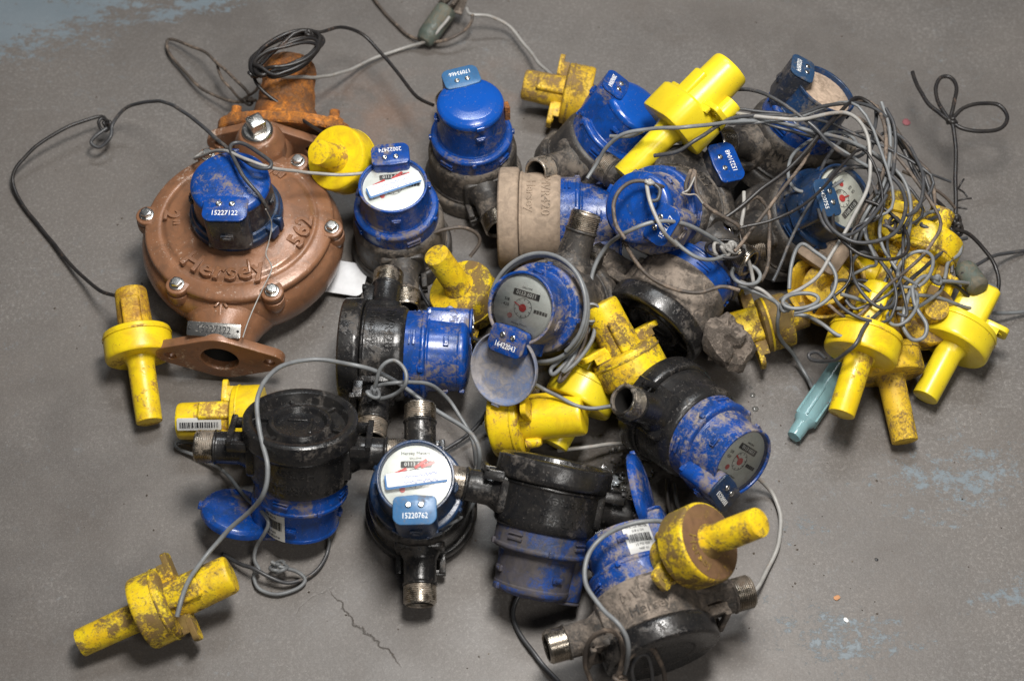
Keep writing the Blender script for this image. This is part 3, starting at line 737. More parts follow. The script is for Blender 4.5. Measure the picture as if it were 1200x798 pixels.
# ------------------------------------------------------------------ yellow transponders
def transponder(label, d, pos, mat='yellow', hmat=None, roll=0, box_house=False, face=None, hl=.064, rl=.070, label_strip=False, R=.037, ears=True, open_=False, rod=True, hr=.020, boxdrum=False):
    z = Vector(d).normalized(); x = Vector((0, 0, 1)).cross(z)
    x = x.normalized() if x.length > .05 else Vector((1, 0, 0)); y = z.cross(x)
    Rm = Matrix((x, y, z)).transposed().to_4x4()@RZ(roll)
    root = thing('transponder', label, 'meter transponder', Matrix.Translation(pos)@Rm, 'yellow meter transponders')
    if open_:
        def cup(bm):
            lathe(bm, bev([(0, -.014), (R*1.05, -.016), (R*1.15, .014), (R*1.19, .018), (R*1.10, .0185), (R*1.02, .012), (R*.95, -.008), (0, -.008)], .0012), 48)
        part('coil_housing', cup, mat, root)
        part('spool', lambda bm: lathe(bm, bev([(.020, -.008), (.020, .012), (.026, .014), (.026, .017), (.010, .017), (.009, -.006), (0, -.006)], .001), 36), 'yellow_mud', root)
    elif boxdrum:
        part('coil_housing', lambda bm: prism(bm, rrect(.070, .066, .016, 4), -.019, .017, .003), mat, root)
        part('side_boss', lambda bm: lathe(bm, bev([(0, -.050), (.0105, -.050), (.0115, -.019)], .0015), 28, T(.024, -.018, 0)), mat, root)
    else:
        part('coil_housing', lambda bm: lathe(bm, bev([(0, -.0165), (R*.80, -.0165), (R*.98, -.0145), (R*1.0, .013), (R*.96, .0165), (0, .0165)], .0016), 56), mat, root, key=('disc', R))
        if face:
            part('face', lambda bm: lathe(bm, bev([(R*.93, .0160), (R*.93, .0170), (0, .0172)], .0003), 48), face, root)
            part('moulded_script', lambda bm: text(bm, 'Hersey', .0135, RZ(80)@T(0, 0, .0174), .0004, arc=.024), mat, root)
        if not face and not boxdrum: part('seam', lambda bm: lathe(bm, [(R*1.002, -.0100), (R*1.012, -.0095), (R*1.012, -.0080), (R*1.002, -.0075)], 56), mat, root, key=('seam', R))
    if rod:
        part('antenna_rod', lambda bm: lathe(bm, bev([(.0175, .0155), (.0160, .0195), (.0146, .024), (.0140, .016+rl), (0, .0165+rl)], .0014), 32), mat, root, key=('rod', rl))
    def hs(bm):
        if box_house: prism(bm, rrect(hr*2, hr*1.8, .007, 4), -.016-hl, -.0155, .003)
        else:
            lathe(bm, bev([(0, -.016-hl), (hr*.90, -.016-hl), (hr*.97, -.012-hl), (hr, -.040), (hr*1.05, -.0150)], .0025), 40)
            prism(bm, rrect(.020, .012, .003, 3, 0, hr*.9), -.050, -.016, .002)
    part('battery_housing', hs, hmat or mat, root, key=('hs', hl, box_house, hr))
    if ears:
        for s_ in (-1, 1):
            def er(bm, s_=s_):
                c = rrect(.028, .022, .005, 3)
                prism(bm, c, -.003, .003, .0008, T(s_*(hr+.012), 0, -.026)@RY(0)@RX(0))
                box(bm, .004, .020, .012, T(s_*(hr+.001), 0, -.022), .001); box(bm, .018, .003, .010, T(s_*(hr+.007), .009, -.021), .0008)
                lathe(bm, bev([(.0022, .0028), (.0048, .0028), (.0048, .0042), (.0022, .0042)], .0003), 14, T(s_*(hr+.016), -.001, -.026))
            part('mounting_ear', er, mat, root, key=('ear', s_, hr))
    part('cable_gland', lambda bm: lathe(bm, bev([(.006, -.018), (.0055, -.030), (.0035, -.034), (0, -.034)], .0006), 16, T(0, -hr*1.15, 0)), mat, root, key=('gl', hr))
    if label_strip:
        s_ = part('sticker', lambda bm: box(bm, .013, .046, .0004, RZ(label_strip)@T(0, -hr*1.0-.0006, -.048)@RX(90), .0001) , 'foil', root, label='narrow printed barcode sticker')
        def bars(bm):
            rnd = random.Random(3); y = -.020
            while y < .020:
                ww = rnd.choice((.0006, .0010, .0016)); box(bm, .006, ww, .0003, RZ(label_strip)@T(0, -hr*1.0-.0010, -.048)@RX(90)@T(0.001, y, 0), .0001); y += ww+rnd.choice((.0006, .0010))
        part('barcode', bars, 'ink', s_)
    return root
TR = transponder
TR('yellow transponder alone on the floor left of the bronze flange', (.20,-.93,-.26), P(162, 404, .040), 'yellow', hmat='yellow_stain', hl=.048, rl=.072, ears=False, hr=.018)
TR('rust streaked yellow transponder alone at the lower left corner, rod pointing left', (-.90,-.36,-.20), P(184, 712, .040), 'yellow_dirty', roll=-20, rl=.066)
TR('yellow transponder leaning on the right rim of the bronze meter, rod towards the viewer', (-.45,-.42,.79), P(402, 188, .100), 'yellow', hl=.03, rl=.034, ears=False)
TR('yellow transponder left of the centre meter, its rod pointing up', (-.40,.08,.92), P(545, 346, .040), 'yellow_dirty', hl=.02, rl=.058, ears=True)
TR('stained yellow transponder at the top, left of the tilted meter', (.97,-.18,-.10), P(676, 112, .038), 'yellow_mud', roll=20, hl=.050, hr=.019)
TR('clean bright yellow transponder on top of the heap at the top, rod pointing lower left', (-.66,-.56,-.36), P(798, 139, .175), 'yellow_clean', roll=30, hl=.062, rl=.072, hr=.0235, boxdrum=True)
TR('yellow transponder below the open blue lid, its stained housing end pointing right', (-.92,.05,-.25), P(598, 494, .040), 'yellow', roll=80, hl=.064, rl=.008, hr=.022)
TR('yellow transponder with black grime round its neck, leaning against the hollow base meter', (.42,-.66,-.50), P(738, 427, .085), 'yellow_dirty', hl=.055, rl=.02)
TR('yellow transponder with a clean smooth drum below the cable coil of the centre meter', (-.45,-.80,-.30), P(684, 458, .048), 'yellow_clean', roll=25, hl=.040, rl=.050, ears=True)
TR('transponder with rust brown face and rod to the right, on the mud caked meter', (.62,-.06,.74), P(817, 640, .135), 'yellow_dirty', face='face_rust', hl=.030, rl=.062, roll=150, R=.039)
TR('yellow transponder with a barcode sticker, half hidden behind the upside down black meter', (1,.02,0), P(291, 492, .036), 'yellow', roll=0, hl=.058, label_strip=-140, box_house=False)
TR('yellow transponder in the right heap lying over the teal tube, rod pointing down left', (-.34,-.90,-.26), P(1012, 402, .085), 'yellow', hl=.050, rl=.066, ears=False, R=.039)
TR('rightmost yellow transponder, rod pointing down left and square housing up right', (-.50,-.82,-.22), P(1122, 394, .040), 'yellow_clean', box_house=True, hl=.048, rl=.064, R=.040)
TR('dull yellow transponder between two cleaner ones, stained rod pointing at the viewer', (.14,-.95,-.26), P(1040, 425, .040), 'yellow_mud', hl=.05, rl=.072, ears=False)
TR('yellow transponder with a mud brown drum at the upper right of the heap', (.42,.80,.28), P(1086, 290, .075), 'yellow_dirty', hl=.055, rl=.03, box_house=True)
TR('speckled dirty yellow transponder tucked behind the soiled dial meter', (.15,.55,-.75), P(1046, 262, .060), 'yellow_dirty', hl=.03, rl=.03, ears=False)
TR('split open rusty yellow transponder with its hollow drum showing', (-.35,-.10,.90), P(972, 340, .060), 'yellow_mud', open_=True, rod=False, hl=.03, R=.036)
TR('yellow transponder with a square block end left of the split open one', (.93,.20,.15), P(908, 378, .040), 'yellow_dirty', box_house=True, hl=.050, rl=.02, R=.030, roll=10)
TR('yellow transponder lying crosswise in the middle of the right heap', (-.85,.35,.1), P(1042, 330, .050), 'yellow', box_house=True, hl=.05, rl=.04, R=.034)
TR('mud covered transponder beneath the cables left of the rightmost yellow one', (.10,-.30,.90), P(1082, 372, .045), 'yellow_mud', hl=.03, rl=.025, R=.034, box_house=True)

def tag_block():
    root = thing('transponder_case', 'beige plastic case with small raised writing lying in the right heap', 'plastic case', frame((-.1, -.45, .88), (-.55, -.8, 0), (0, 0, 0), P(966, 292, .095)))
    part('case', lambda bm: prism(bm, rrect(.052, .040, .008, 4), -.022, .0, .0025), 'tan_body', root)
    part('lettering', lambda bm: (text(bm, 'METER', .008, T(0, .006, .0), .0005), text(bm, 'SYSTEMS', .007, T(0, -.006, .0), .0005)), 'clay', root)
tag_block()

# teal gel tube
def gel_tube():
    a = P(930, 512, .012); b = P(985, 432, .016); ax = (b-a)
    root = thing('gel_splice_tube', 'translucent teal plastic tube lying under the yellow rods at the right', 'plastic tube', frame(ax, (0, 0, -1), (0, 0, 0), a))
    L = ax.length
    part('tube', lambda bm: (lathe(bm, bev([(0, 0), (.0075, .000), (.0085, .010), (.0085, .018), (.0125, .024), (.0135, L), (.0150, L), (.0150, L+.006), (.012, L+.006), (.011, .026), (.0, .012)], .0008), 32),
         [box(bm, .0014, .003, .040, RZ(k*60)@T(0, -.0130, .045), .0004) for k in range(6)]), 'teal', root)
gel_tube()
def splice():
    root = thing('cable_splice', 'grey green gel splice capsule at the top edge where light cables meet', 'cable splice', frame((P(528, 8, .03)-P(498, 50, .012)), (0, 0, -1), (0, 0, 0), P(496, 50, .013)))
    part('capsule', lambda bm: lathe(bm, bev([(0, 0), (.010, .001), (.0135, .010), (.0140, .050), (.0120, .054), (0, .054)], .001), 28), 'seal', root)
    def fl2(bm):
        for k in range(5): box(bm, .004, .012, .022, RZ(k*72)@T(0, -.011, .066)@RX(-14), .001)
    part('jacket_flaps', fl2, 'clay', root)
splice()
def splice2():
    root = thing('wire_splice', 'dark teal wire splice knob between the square yellow housing and the cables at the right', 'cable splice', frame((.3, -.9, .15), (0, 0, -1), (0, 0, 0), P(1128, 312, .07)))
    part('capsule', lambda bm: lathe(bm, bev([(0, 0), (.010, .001), (.0125, .008), (.0125, .034), (.008, .038), (0, .038)], .001), 24), 'seal', root)
splice2()
tag(part('plastic_card', lambda bm: prism(bm, rrect(.052, .042, .009, 5), .0005, .0015, .0003, Matrix.Translation(P(402, 326, .010))@RX(6)@RZ(-10)), 'card'), 'blank white plastic card under the right edge of the bronze meter', 'card')

# ------------------------------------------------------------------ cables
def cable(name, pts, r, mat, label, group=None, knots=(), sub=6, cat='cable'):
    """pts: (photo x, photo y, height). knots: (x, y, height, size)"""
    def b(bm):
        path = smooth_path([P(x, y, z) for x, y, z in pts], sub)
        for i, p in enumerate(path):
            p += Vector((noise.noise(p*25), noise.noise(p*25+Vector((9, 0, 0))), noise.noise(p*40)*.6))*.0022
        tube(bm, path, r, 8)
        for j, (x, y, z, s_) in enumerate(knots):
            c = P(x, y, z); rnd = random.Random(j*31+int(x))
            pts2 = []
            a0 = rnd.uniform(0, 6)
            for i in range(17):
                a = a0+i*.8; rr = s_*(.62+.38*math.sin(i*.47+a0))
                pts2.append(c+Vector((math.cos(a)*rr, math.sin(a)*rr*.8, math.sin(a*1.7+a0)*s_*.55)))
            tube(bm, smooth_path(pts2, 3), r*.95, 7)
    o = part(name, b, mat, ang=60)
    return tag(o, label, cat, group)
def Z(pts, z): return [(x, y, z) for x, y in pts]
def ell(cx, cy, rx, ry, rot, z, a0=0, a1=360, n=14, dz=0):
    out = []
    for i in range(n+1):
        a = math.radians(a0+(a1-a0)*i/n); x = rx*math.cos(a); y = ry*math.sin(a); c, s_ = math.cos(math.radians(rot)), math.sin(math.radians(rot))
        out.append((cx+x*c-y*s_, cy+x*s_+y*c, z+dz*math.sin(a)))
    return out
CR = .00215
cable('cable', [(152,360,.050),(140,350,.052),(118,340,.03),(90,318,.012),(60,282,.006),(30,245,.006),(17,218,.01),(20,196,.02),(45,170,.03),(82,148,.035),(118,137,.03),(126,143,.03)], CR, 'cable_black',
      'black cable curving up from the lone yellow transponder at the far left', knots=((125,146,.030,.009),))
cable('cable', [(126,150,.03),(113,160,.028),(108,168,.025),(118,173,.022),(130,160,.028),(133,145,.033),(150,126,.05),(178,119,.08),(205,124,.11),(240,152,.14),(272,178,.165),(297,195,.178),(314,197,.18),(318,190,.18),(303,180,.178),(285,168,.175),(272,168,.175),(270,178,.176),(285,205,.176),(303,228,.165),(313,245,.145)], CR, 'cable_dark',
      'dark cable looping from a knot on the floor over the bronze meter register')
cable('cable', [(238,178,.105),(228,186,.105),(238,182,.13),(262,176,.17),(290,188,.180),(322,198,.17),(360,202,.14),(395,205,.13),(425,203,.125)], CR*.9, 'cable_light', 'light grey cable running straight from the bronze register to the meter with plate 20022474')
cable('cable', [(300,118,.04),(282,120,.03),(262,116,.02),(235,102,.012),(210,78,.008),(197,58,.008),(198,46,.01),(215,50,.015),(240,62,.03),(260,78,.04),(280,96,.05),(292,112,.05)], CR*.9, 'cable_brown', 'thin brown cable making an open loop on the floor left of the rusty fitting')
cable('cable', [(255,75,.03),(260,92,.03),(272,105,.03),(283,117,.035),(292,112,.04),(300,106,.05),(304,98,.06)], CR*.8, 'cable_brown', 'short brown cable crossing inside the open loop left of the rusty fitting', knots=((292,118,.035,.006),))
coil = []
for k in range(6):
    coil += ell(337+random.uniform(-3,3), 64+random.uniform(-5,5), 46-k*1.6, 22-abs(k-2)*3.6, -20+random.uniform(-6,6), .105+k*.004, 150, 510, 16, .004)[:-1]
coil += [(296,88,.10),(345,40,.115),(375,38,.11),(400,32,.09),(425,40,.07),(447,62,.06),(470,92,.06),(490,115,.07),(507,124,.08)]
cable('cable', coil, CR, 'cable_black', 'black cable coiled over the rusty fitting and leading to the clean blue lidded meter', knots=((297,86,.108,.006),(362,40,.115,.005)), sub=4)
cable('cable', [(296,86,.10),(302,98,.10),(315,113,.09),(338,130,.08),(362,146,.08),(385,160,.09)], CR, 'cable_black', 'short black cable hanging from the coil across the rusty fitting')
cable('cable', [(330,90,.10),(360,91,.08),(390,88,.04),(420,78,.012),(450,64,.006),(480,55,.006),(505,45,.02),(520,30,.03),(527,20,.035)], CR, 'cable_light', 'light cable lying from the black coil to the splice at the top edge')
cable('cable', [(436,-6,.004),(450,15,.004),(466,30,.004),(480,42,.005),(500,48,.012),(525,47,.02),(543,38,.025),(552,26,.035),(554,16,.04)], CR*.95, 'cable_brown', 'brownish cable entering at the top edge and passing under the splice')
cable('cable', [(547,10,.03),(552,16,.035),(575,19,.03),(598,32,.02),(617,55,.02),(633,75,.035),(648,90,.055)], CR, 'cable_light', 'pale cable from the top edge down to the stained yellow transponder at the top')
cable('cable', [(484,318,.03),(482,302,.04),(490,284,.06),(512,271,.07),(540,267,.07),(559,273,.06),(562,284,.05),(550,300,.04)], CR, 'cable_brown', 'brown cable hoop in front of the meter with plate 20022474', )
cable('cable', [(484,310,.03),(490,335,.03),(505,360,.02),(530,382,.02),(555,396,.03),(575,408,.05)], CR, 'cable_dark', 'dark cable passing under the yellow transponder towards the open lid')
cable('cable', [(207,723,.085),(213,700,.09),(224,676,.08),(243,648,.07),(265,624,.08),(290,600,.10),(309,580,.13),(314,552,.145),(308,520,.15),(302,485,.155),(304,460,.155),(318,438,.14),(345,424,.12),(380,422,.11),(415,428,.115),(445,438,.10),(475,455,.07),(510,480,.06),(540,498,.06),(556,515,.06),(562,535,.05),(560,560,.02)], CR*1.12, 'cable_grey',
      'long grey cable arching from the corner transponder over the upside down meter to the right')
cable('cable', [(424,502,.03),(430,480,.05),(438,458,.09),(447,432,.115),(462,423,.12),(475,434,.115),(475,450,.11),(460,463,.09),(442,466,.08),(436,455,.085),(445,452,.09),(466,449,.10),(500,450,.08),(525,466,.05),(543,492,.04),(556,520,.03),(558,545,.01)], CR, 'cable_grey', 'grey cable with a small loop lying on the black meter beside the bronze flange', knots=((437,460,.09,.007),))
cable('cable', [(576,472,.03),(565,492,.02),(545,512,.012),(520,528,.01),(500,538,.012)], CR, 'cable_dark', 'dark cable on the floor under the open blue lid')
cable('cable', [(262,525,.03),(230,519,.01),(208,517,.006),(208,524,.006),(235,536,.008),(262,553,.012),(285,580,.03),(305,597,.05),(314,612,.05),(308,625,.04),(300,640,.02),(298,655,.012),(304,668,.012),(297,672,.006),(303,688,.005),(325,696,.005),(348,691,.005),(358,680,.007),(348,670,.012),(330,664,.02),(318,658,.022)], CR*.95, 'cable_grey', 'grey cable from behind the upside down meter down to the knot by its open lid', knots=((326,665,.018,.009),))
cable('cable', [(382,618,.02),(384,640,.008),(374,664,.006),(358,678,.006),(338,683,.01),(318,676,.016),(298,666,.018),(280,660,.012),(264,650,.006)], CR*.95, 'cable_dark', 'dark grey cable bent round below the upside down meter with the sticker')
cable('cable', [(508,614,.09),(530,611,.08),(548,601,.06),(557,586,.05),(560,570,.04),(558,550,.03)], CR, 'cable_grey', 'grey cable curving out of the right side of the front upright meter')
cable('cable', [(665,646,.04),(650,652,.05),(630,668,.03),(611,692,.012),(602,718,.006),(610,745,.006),(630,772,.006),(655,800,.006),(670,820,.006)], CR*1.1, 'cable_dark', 'thick dark grey cable curving from the grimy meter off the bottom edge')
cable('cable', [(790,614,.12),(760,611,.13),(731,615,.13),(704,631,.12),(687,655,.12),(687,685,.12),(705,712,.125),(725,732,.13),(735,752,.12),(735,772,.10),(728,800,.05),(722,825,.02)], CR*1.1, 'cable_grey', 'grey cable draped over the mud caked meter and off the bottom edge')
cable('cable', [(700,820,.02),(690,790,.05),(686,765,.08),(694,746,.10),(710,738,.11),(724,744,.11),(730,762,.10),(726,785,.08),(722,796,.07),(736,772,.09),(752,757,.10),(768,762,.09),(777,785,.05),(780,815,.02)], CR*1.1, 'cable_brown', 'brown grey cable looped at the bottom edge in front of the mud caked meter', knots=((726,795,.07,.006),))
cable('cable', [(745,812,.02),(740,785,.07),(748,768,.085),(760,768,.08),(764,790,.05),(762,815,.02)], CR, 'cable_dark', 'small dark cable loop at the bottom edge left of the black base')
cable('cable', [(862,704,.05),(885,692,.02),(900,668,.008),(912,635,.006),(914,605,.006),(906,580,.008),(892,562,.02),(880,553,.03)], CR*1.1, 'cable_light', 'light grey cable in a wide arc on the floor right of the mud caked meter')
cable('cable', [(790,566,.02),(795,590,.02),(805,612,.04)], CR, 'cable_dark', 'short dark cable beside the blue fin shaped lid')
cable('cable', [(782,560,.02),(784,590,.02),(790,610,.03)], CR, 'cable_black', 'short black cable behind the blue fin shaped lid')
cable('cable', [(618,444,.10),(635,455,.08),(655,465,.08),(675,475,.08),(698,478,.08),(728,475,.075)], CR, 'cable_grey', 'grey cable from the open lid to the bare threaded spud')
cable('cable', [(655,528,.02),(680,525,.03),(710,520,.02),(748,518,.01)], CR, 'cable_light', 'light cable lying behind the grimy upside down meter')
# coil round the centre meter
def coil_round():
    def b(bm):
        pts = []
        for i in range(100):
            a = i/100*2*PI*3.0-.6; r = .0555+.0018*math.sin(i*.21)
            pts.append(M10@Vector((r*math.cos(a), r*math.sin(a), .092-.010*(i/100)+.003*math.sin(i*.37))))
        E = [P(690,366,.12),P(680,392,.11),P(660,418,.10),P(646,432,.09),P(650,438,.09),P(672,414,.10),P(690,385,.11),P(694,366,.12),P(684,398,.105),P(668,425,.10),P(660,436,.095),P(676,424,.10),P(694,398,.11),P(698,370,.12),P(692,345,.12),P(696,315,.13),P(712,288,.15),P(735,272,.19),P(768,260,.20),P(800,262,.19),P(828,275,.165),P(848,288,.14)]
        tube(bm, smooth_path(pts, 3)+smooth_path(E, 6), CR*1.08, 8)
        c = P(693, 370, .125)
        pts2 = [c+Vector((math.cos(i*.7)*.009, math.sin(i*.7)*.006, math.sin(i*.7)*.007+i*.0002)) for i in range(34)]
        tube(bm, smooth_path(pts2, 2), .0018, 6)
    tag(part('cable', b, 'cable_grey', ang=60), 'grey cable coiled several times round the centre meter and tied at its right side', 'cable')
coil_round()
cable('cable', [(691,372,.12),(686,400,.11),(664,440,.09),(656,446,.085),(664,428,.09),(682,400,.10),(690,378,.11)], CR, 'cable_brown', 'brown cable loop hanging from the tied coil above the clean yellow drum')
cable('cable', Z([(731,280),(738,296),(750,312),(768,328),(790,338),(820,342),(848,337),(868,341)], .145), CR, 'cable_brown', 'brown cable sagging across the hollow base meter')
cable('cable', [(788,281,.17),(800,292,.165),(818,302,.16),(838,305,.15),(852,298,.14)], CR, 'cable_grey', 'short grey cable under the tied knot right of the lid facing up')
cable('cable', [(733,280,.20),(722,262,.205),(718,240,.21),(724,224,.215),(740,214,.215),(756,213,.215),(772,217,.212),(781,221,.2)], CR, 'cable_brown', 'brown cable hooped on the closed blue lid facing up')
cable('cable', [(758,212,.215),(761,232,.215),(768,252,.21),(777,270,.20),(792,288,.17)], CR, 'cable_light', 'pale cable running down over the plate of the lid facing up', knots=((761,214,.218,.004),))
cable('cable', [(764,214,.216),(774,222,.214),(772,234,.212),(763,236,.212)], CR, 'cable_dark', 'small dark cable hook on the closed blue lid')
cable('cable', [(808,200,.20),(803,215,.205),(806,226,.20),(812,200,.205),(815,222,.20),(828,243,.19),(850,257,.18),(868,268,.17),(873,285,.15)], CR, 'cable_brown', 'brown cable crossing the dusty meter behind the lid facing up')
cable('twine', [(813,208,.21),(807,222,.21),(800,226,.208),(808,228,.21),(816,228,.208),(824,238,.20)], .0009, 'cable_light', 'thin white twine tied on the dusty meter behind the blue lid', cat='twine')
# bundle from the top of the heap to the right
G = 'cables running in the tangle at the right'
cable('cable', [(689,210,.14),(700,192,.15),(712,172,.17),(733,157,.19),(765,151,.20),(805,150,.215),(850,144,.2),(885,142,.19),(918,146,.185),(955,156,.18),(998,166,.16),(1035,186,.14),(1058,208,.13),(1067,240,.12),(1064,275,.12),(1052,302,.12),(1035,335,.11),(1022,362,.11),(1005,388,.115),(985,394,.11),(962,380,.11),(946,371,.10),(930,369,.10)], CR, 'cable_grey', 'long grey cable from the tilted top meter arching down through the right heap', G)
cable('cable', [(715,160,.16),(740,160,.17),(755,153,.19)], CR, 'cable_grey', 'short grey cable beneath the clean yellow transponder')
cable('cable', [(768,182,.18),(795,178,.19),(820,162,.2),(850,142,.2),(883,135,.195),(930,136,.19),(970,124,.18),(1008,121,.16),(1035,135,.15),(1055,165,.13),(1080,200,.11),(1092,235,.10),(1094,258,.09)], CR, 'cable_dark', 'dark cable from under the clean yellow rod over the dark number tower meter', G)
cable('cable', [(850,105,.16),(880,106,.18),(912,118,.19),(945,142,.19),(970,167,.18),(995,184,.16),(1015,178,.15),(1026,148,.14),(1026,125,.14)], CR, 'cable_dark', 'dark cable rising from behind the clean yellow transponder in a shallow dip', G)
cable('cable', [(850,131,.18),(885,136,.195),(925,141,.2),(960,137,.19),(992,132,.18),(1012,148,.17),(1021,178,.16),(1017,220,.15),(998,260,.15),(975,297,.14),(960,322,.13),(941,338,.12),(922,348,.11),(915,352,.10)], CR, 'cable_light', 'light grey cable dropping over the soiled dial to the split open transponder', G)
cable('cable', [(850,255,.16),(885,228,.17),(918,203,.175),(945,176,.18),(970,148,.18),(993,122,.17),(1010,115,.16),(1032,135,.15),(1060,178,.12),(1085,220,.10),(1108,246,.08),(1116,262,.07)], CR*1.05, 'cable_black', 'black cable making a tall arch over the right heap to the bow knot', G)
cable('cable', [(1000,118,.16),(1020,120,.155),(1048,150,.14),(1072,185,.12),(1090,205,.11),(1095,230,.10),(1093,258,.09)], CR, 'cable_brown', 'rusty brown cable running beside the black arch', G)
cable('cable', ell(1012, 240, 50, 44, 12, .155, 200, 520, 16, .01), CR, 'cable_dark', 'dark round loop of cable hanging over the soiled dial', G)
for k, (dx, dz, mt) in enumerate(((0, 0, 'cable_grey'), (-5, .006, 'cable_brown'), (6, .004, 'cable_dark'))):
    cable('cable', [(1032+dx,120+k*4,.15),(1042+dx,150,.145+dz),(1043+dx,185,.14+dz),(1034+dx,215,.14+dz),(1018+dx,245,.135),(1006+dx,268,.12),(1000+dx,285,.11)], CR, mt,
      ('grey', 'brown', 'black')[k]+' cable in the vertical bunch beside the soiled dial, '+('between the other two', 'nearest to the dial', 'farthest right')[k], G)
cable('cable', [(1060,176,.13),(1075,208,.12),(1088,232,.11),(1100,250,.09),(1112,262,.07)], CR, 'cable_dark', 'dark cable running into the knot below the upright bow', G)
cable('cable', [(1057,200,.11),(1085,215,.10),(1103,226,.09),(1118,244,.075)], CR*.8, 'cable_brown', 'thin brown cable crossing behind the knot below the bow', G)
cable('cable', [(1070,198,.10),(1090,204,.10),(1114,213,.09)], CR*.7, 'cable_dark', 'thin dark wire reaching right towards the bow stem', G)
cable('cable', [(925,340,.12),(927,312,.13),(933,293,.135),(942,286,.135),(955,295,.135),(970,308,.135),(979,326,.13),(974,346,.125),(957,360,.12),(931,366,.115)], CR, 'cable_grey', 'grey loop of cable standing over the split open transponder', G)
cable('cable', ell(938, 353, 21, 8, -5, .12, 160, 560, 14), CR, 'cable_grey', 'small flat grey loop of cable left of the split open transponder', G, knots=((921,360,.115,.005),))
cable('cable', [(866,335,.11),(885,342,.11),(900,350,.11),(912,360,.11),(910,380,.09),(917,400,.05),(932,418,.02),(944,440,.01),(953,458,.012),(970,474,.02)], CR, 'cable_grey', 'grey cable leaving the heap over the square yellow block down to the teal tube', G)
cable('cable', [(868,331,.11),(890,339,.115),(905,352,.11),(915,360,.11)], CR, 'cable_light', 'short pale cable doubled over the square yellow block', G)
cable('cable', ell(874, 322, 17, 11, 10, .12, 0, 700, 22), CR, 'cable_grey', 'grey ring of cable beside the clod of dried mud', G)
cable('cable', [(872,240,.15),(888,232,.14),(900,250,.13),(902,285,.12),(899,315,.11),(892,330,.11)], CR, 'cable_brown', 'brown cable hanging in front of the threaded coupling', G)
cable('cable', [(872,225,.16),(870,245,.16),(868,265,.15),(872,290,.14),(880,315,.12),(884,332,.11)], CR, 'cable_light', 'pale cable running down beside the loose blue number block', G, knots=((848,292,.145,.011),(856,290,.145,.008)))
cable('cable', ell(850, 292, 22, 10, 8, .14, 0, 720, 22, .004), CR*.9, 'cable_black', 'black cable ends wound into a knot right of the lid facing up', G)
cable('cable', ell(1009, 346, 18, 17, 0, .11, 100, 400, 12), CR, 'cable_black', 'black open ring of cable above the yellow transponder on the teal tube', G)
cable('cable', [(1133,279,.09),(1118,283,.10),(1103,297,.10),(1084,312,.105),(1064,330,.105),(1046,350,.11),(1028,368,.12),(1012,385,.125),(1001,404,.125),(982,419,.10),(965,424,.07),(951,422,.06),(948,415,.06),(958,413,.065),(968,421,.07)], CR, 'cable_dark', 'dark cable from the right knot across the yellow drum, its end hooked', G)
cable('cable', [(1127,285,.09),(1124,298,.09),(1112,308,.09),(1108,325,.09),(1098,345,.09),(1075,360,.10),(1050,362,.11),(1020,355,.11),(985,345,.12)], CR, 'cable_grey', 'grey cable winding leftwards from the right knot', G)
cable('cable', [(1072,262,.11),(1085,250,.11),(1100,245,.10),(1113,246,.08)], CR, 'cable_grey', 'short grey cable arched left of the bow stem', G)
cable('cable', [(1100,252,.10),(1080,262,.11),(1090,268,.11),(1105,278,.10),(1115,290,.09),(1116,320,.08)], CR, 'cable_dark', 'dark cable bent under the bow knot', G, knots=((1046,264,.13,.012),))
cable('cable', [(1098,327,.11),(1082,324,.115),(1070,337,.115),(1062,360,.115),(1058,382,.11),(1068,398,.105),(1082,396,.105),(1085,380,.11),(1074,358,.115),(1070,338,.118)], CR*1.05, 'cable_grey', 'thick grey cable hanging in a drop shaped loop over the muddy transponder', G, knots=((1097,328,.105,.006),))
cable('cable', [(1118,268,.08),(1134,274,.07),(1150,288,.06),(1163,308,.05),(1170,330,.045),(1167,347,.045),(1153,357,.05),(1140,351,.06),(1124,337,.08),(1108,330,.095),(1098,328,.10)], CR*1.05, 'cable_black', 'black cable bowing out at the right end of the heap', G, knots=((1120,268,.075,.009),))
cable('cable', [(1100,330,.10),(1125,331,.09),(1148,333,.07),(1166,338,.06),(1163,352,.05),(1150,358,.05)], CR, 'cable_grey', 'grey cable looped inside the black bow at the right end', G)
cable('cable', [(1128,320,.08),(1145,309,.06),(1165,301,.03),(1190,296,.01),(1215,293,.004)], CR, 'cable_dark', 'dark cable leaving the picture at the right edge, upper one', G)
cable('cable', [(1060,345,.10),(1090,348,.09),(1114,355,.08),(1140,362,.06),(1170,367,.02),(1215,364,.004)], CR, 'cable_grey', 'grey cable leaving the picture at the right edge, lower one', G)
cable('cable', [(1118,262,.07),(1119,235,.075),(1118,205,.08),(1119,175,.085),(1117,150,.09),(1113,143,.09),(1102,134,.088),(1088,122,.085),(1077,104,.08),(1069,85,.075)], CR*1.15, 'cable_black', 'black cable standing up at the right with a free end pointing up left', G, knots=((1115,142,.09,.006),(1118,258,.07,.008)))
cable('cable', [(1113,142,.09),(1101,124,.088),(1096,106,.085),(1102,92,.085),(1113,91,.085),(1120,103,.087),(1117,124,.09),(1114,140,.09),(1128,127,.09),(1150,122,.088),(1170,124,.085),(1180,138,.085),(1172,151,.086),(1150,155,.088),(1128,151,.09),(1116,144,.09)], CR*1.1, 'cable_black', 'black cable tied in a two eared bow at the top of the standing cable', G)
rt = random.Random(5)
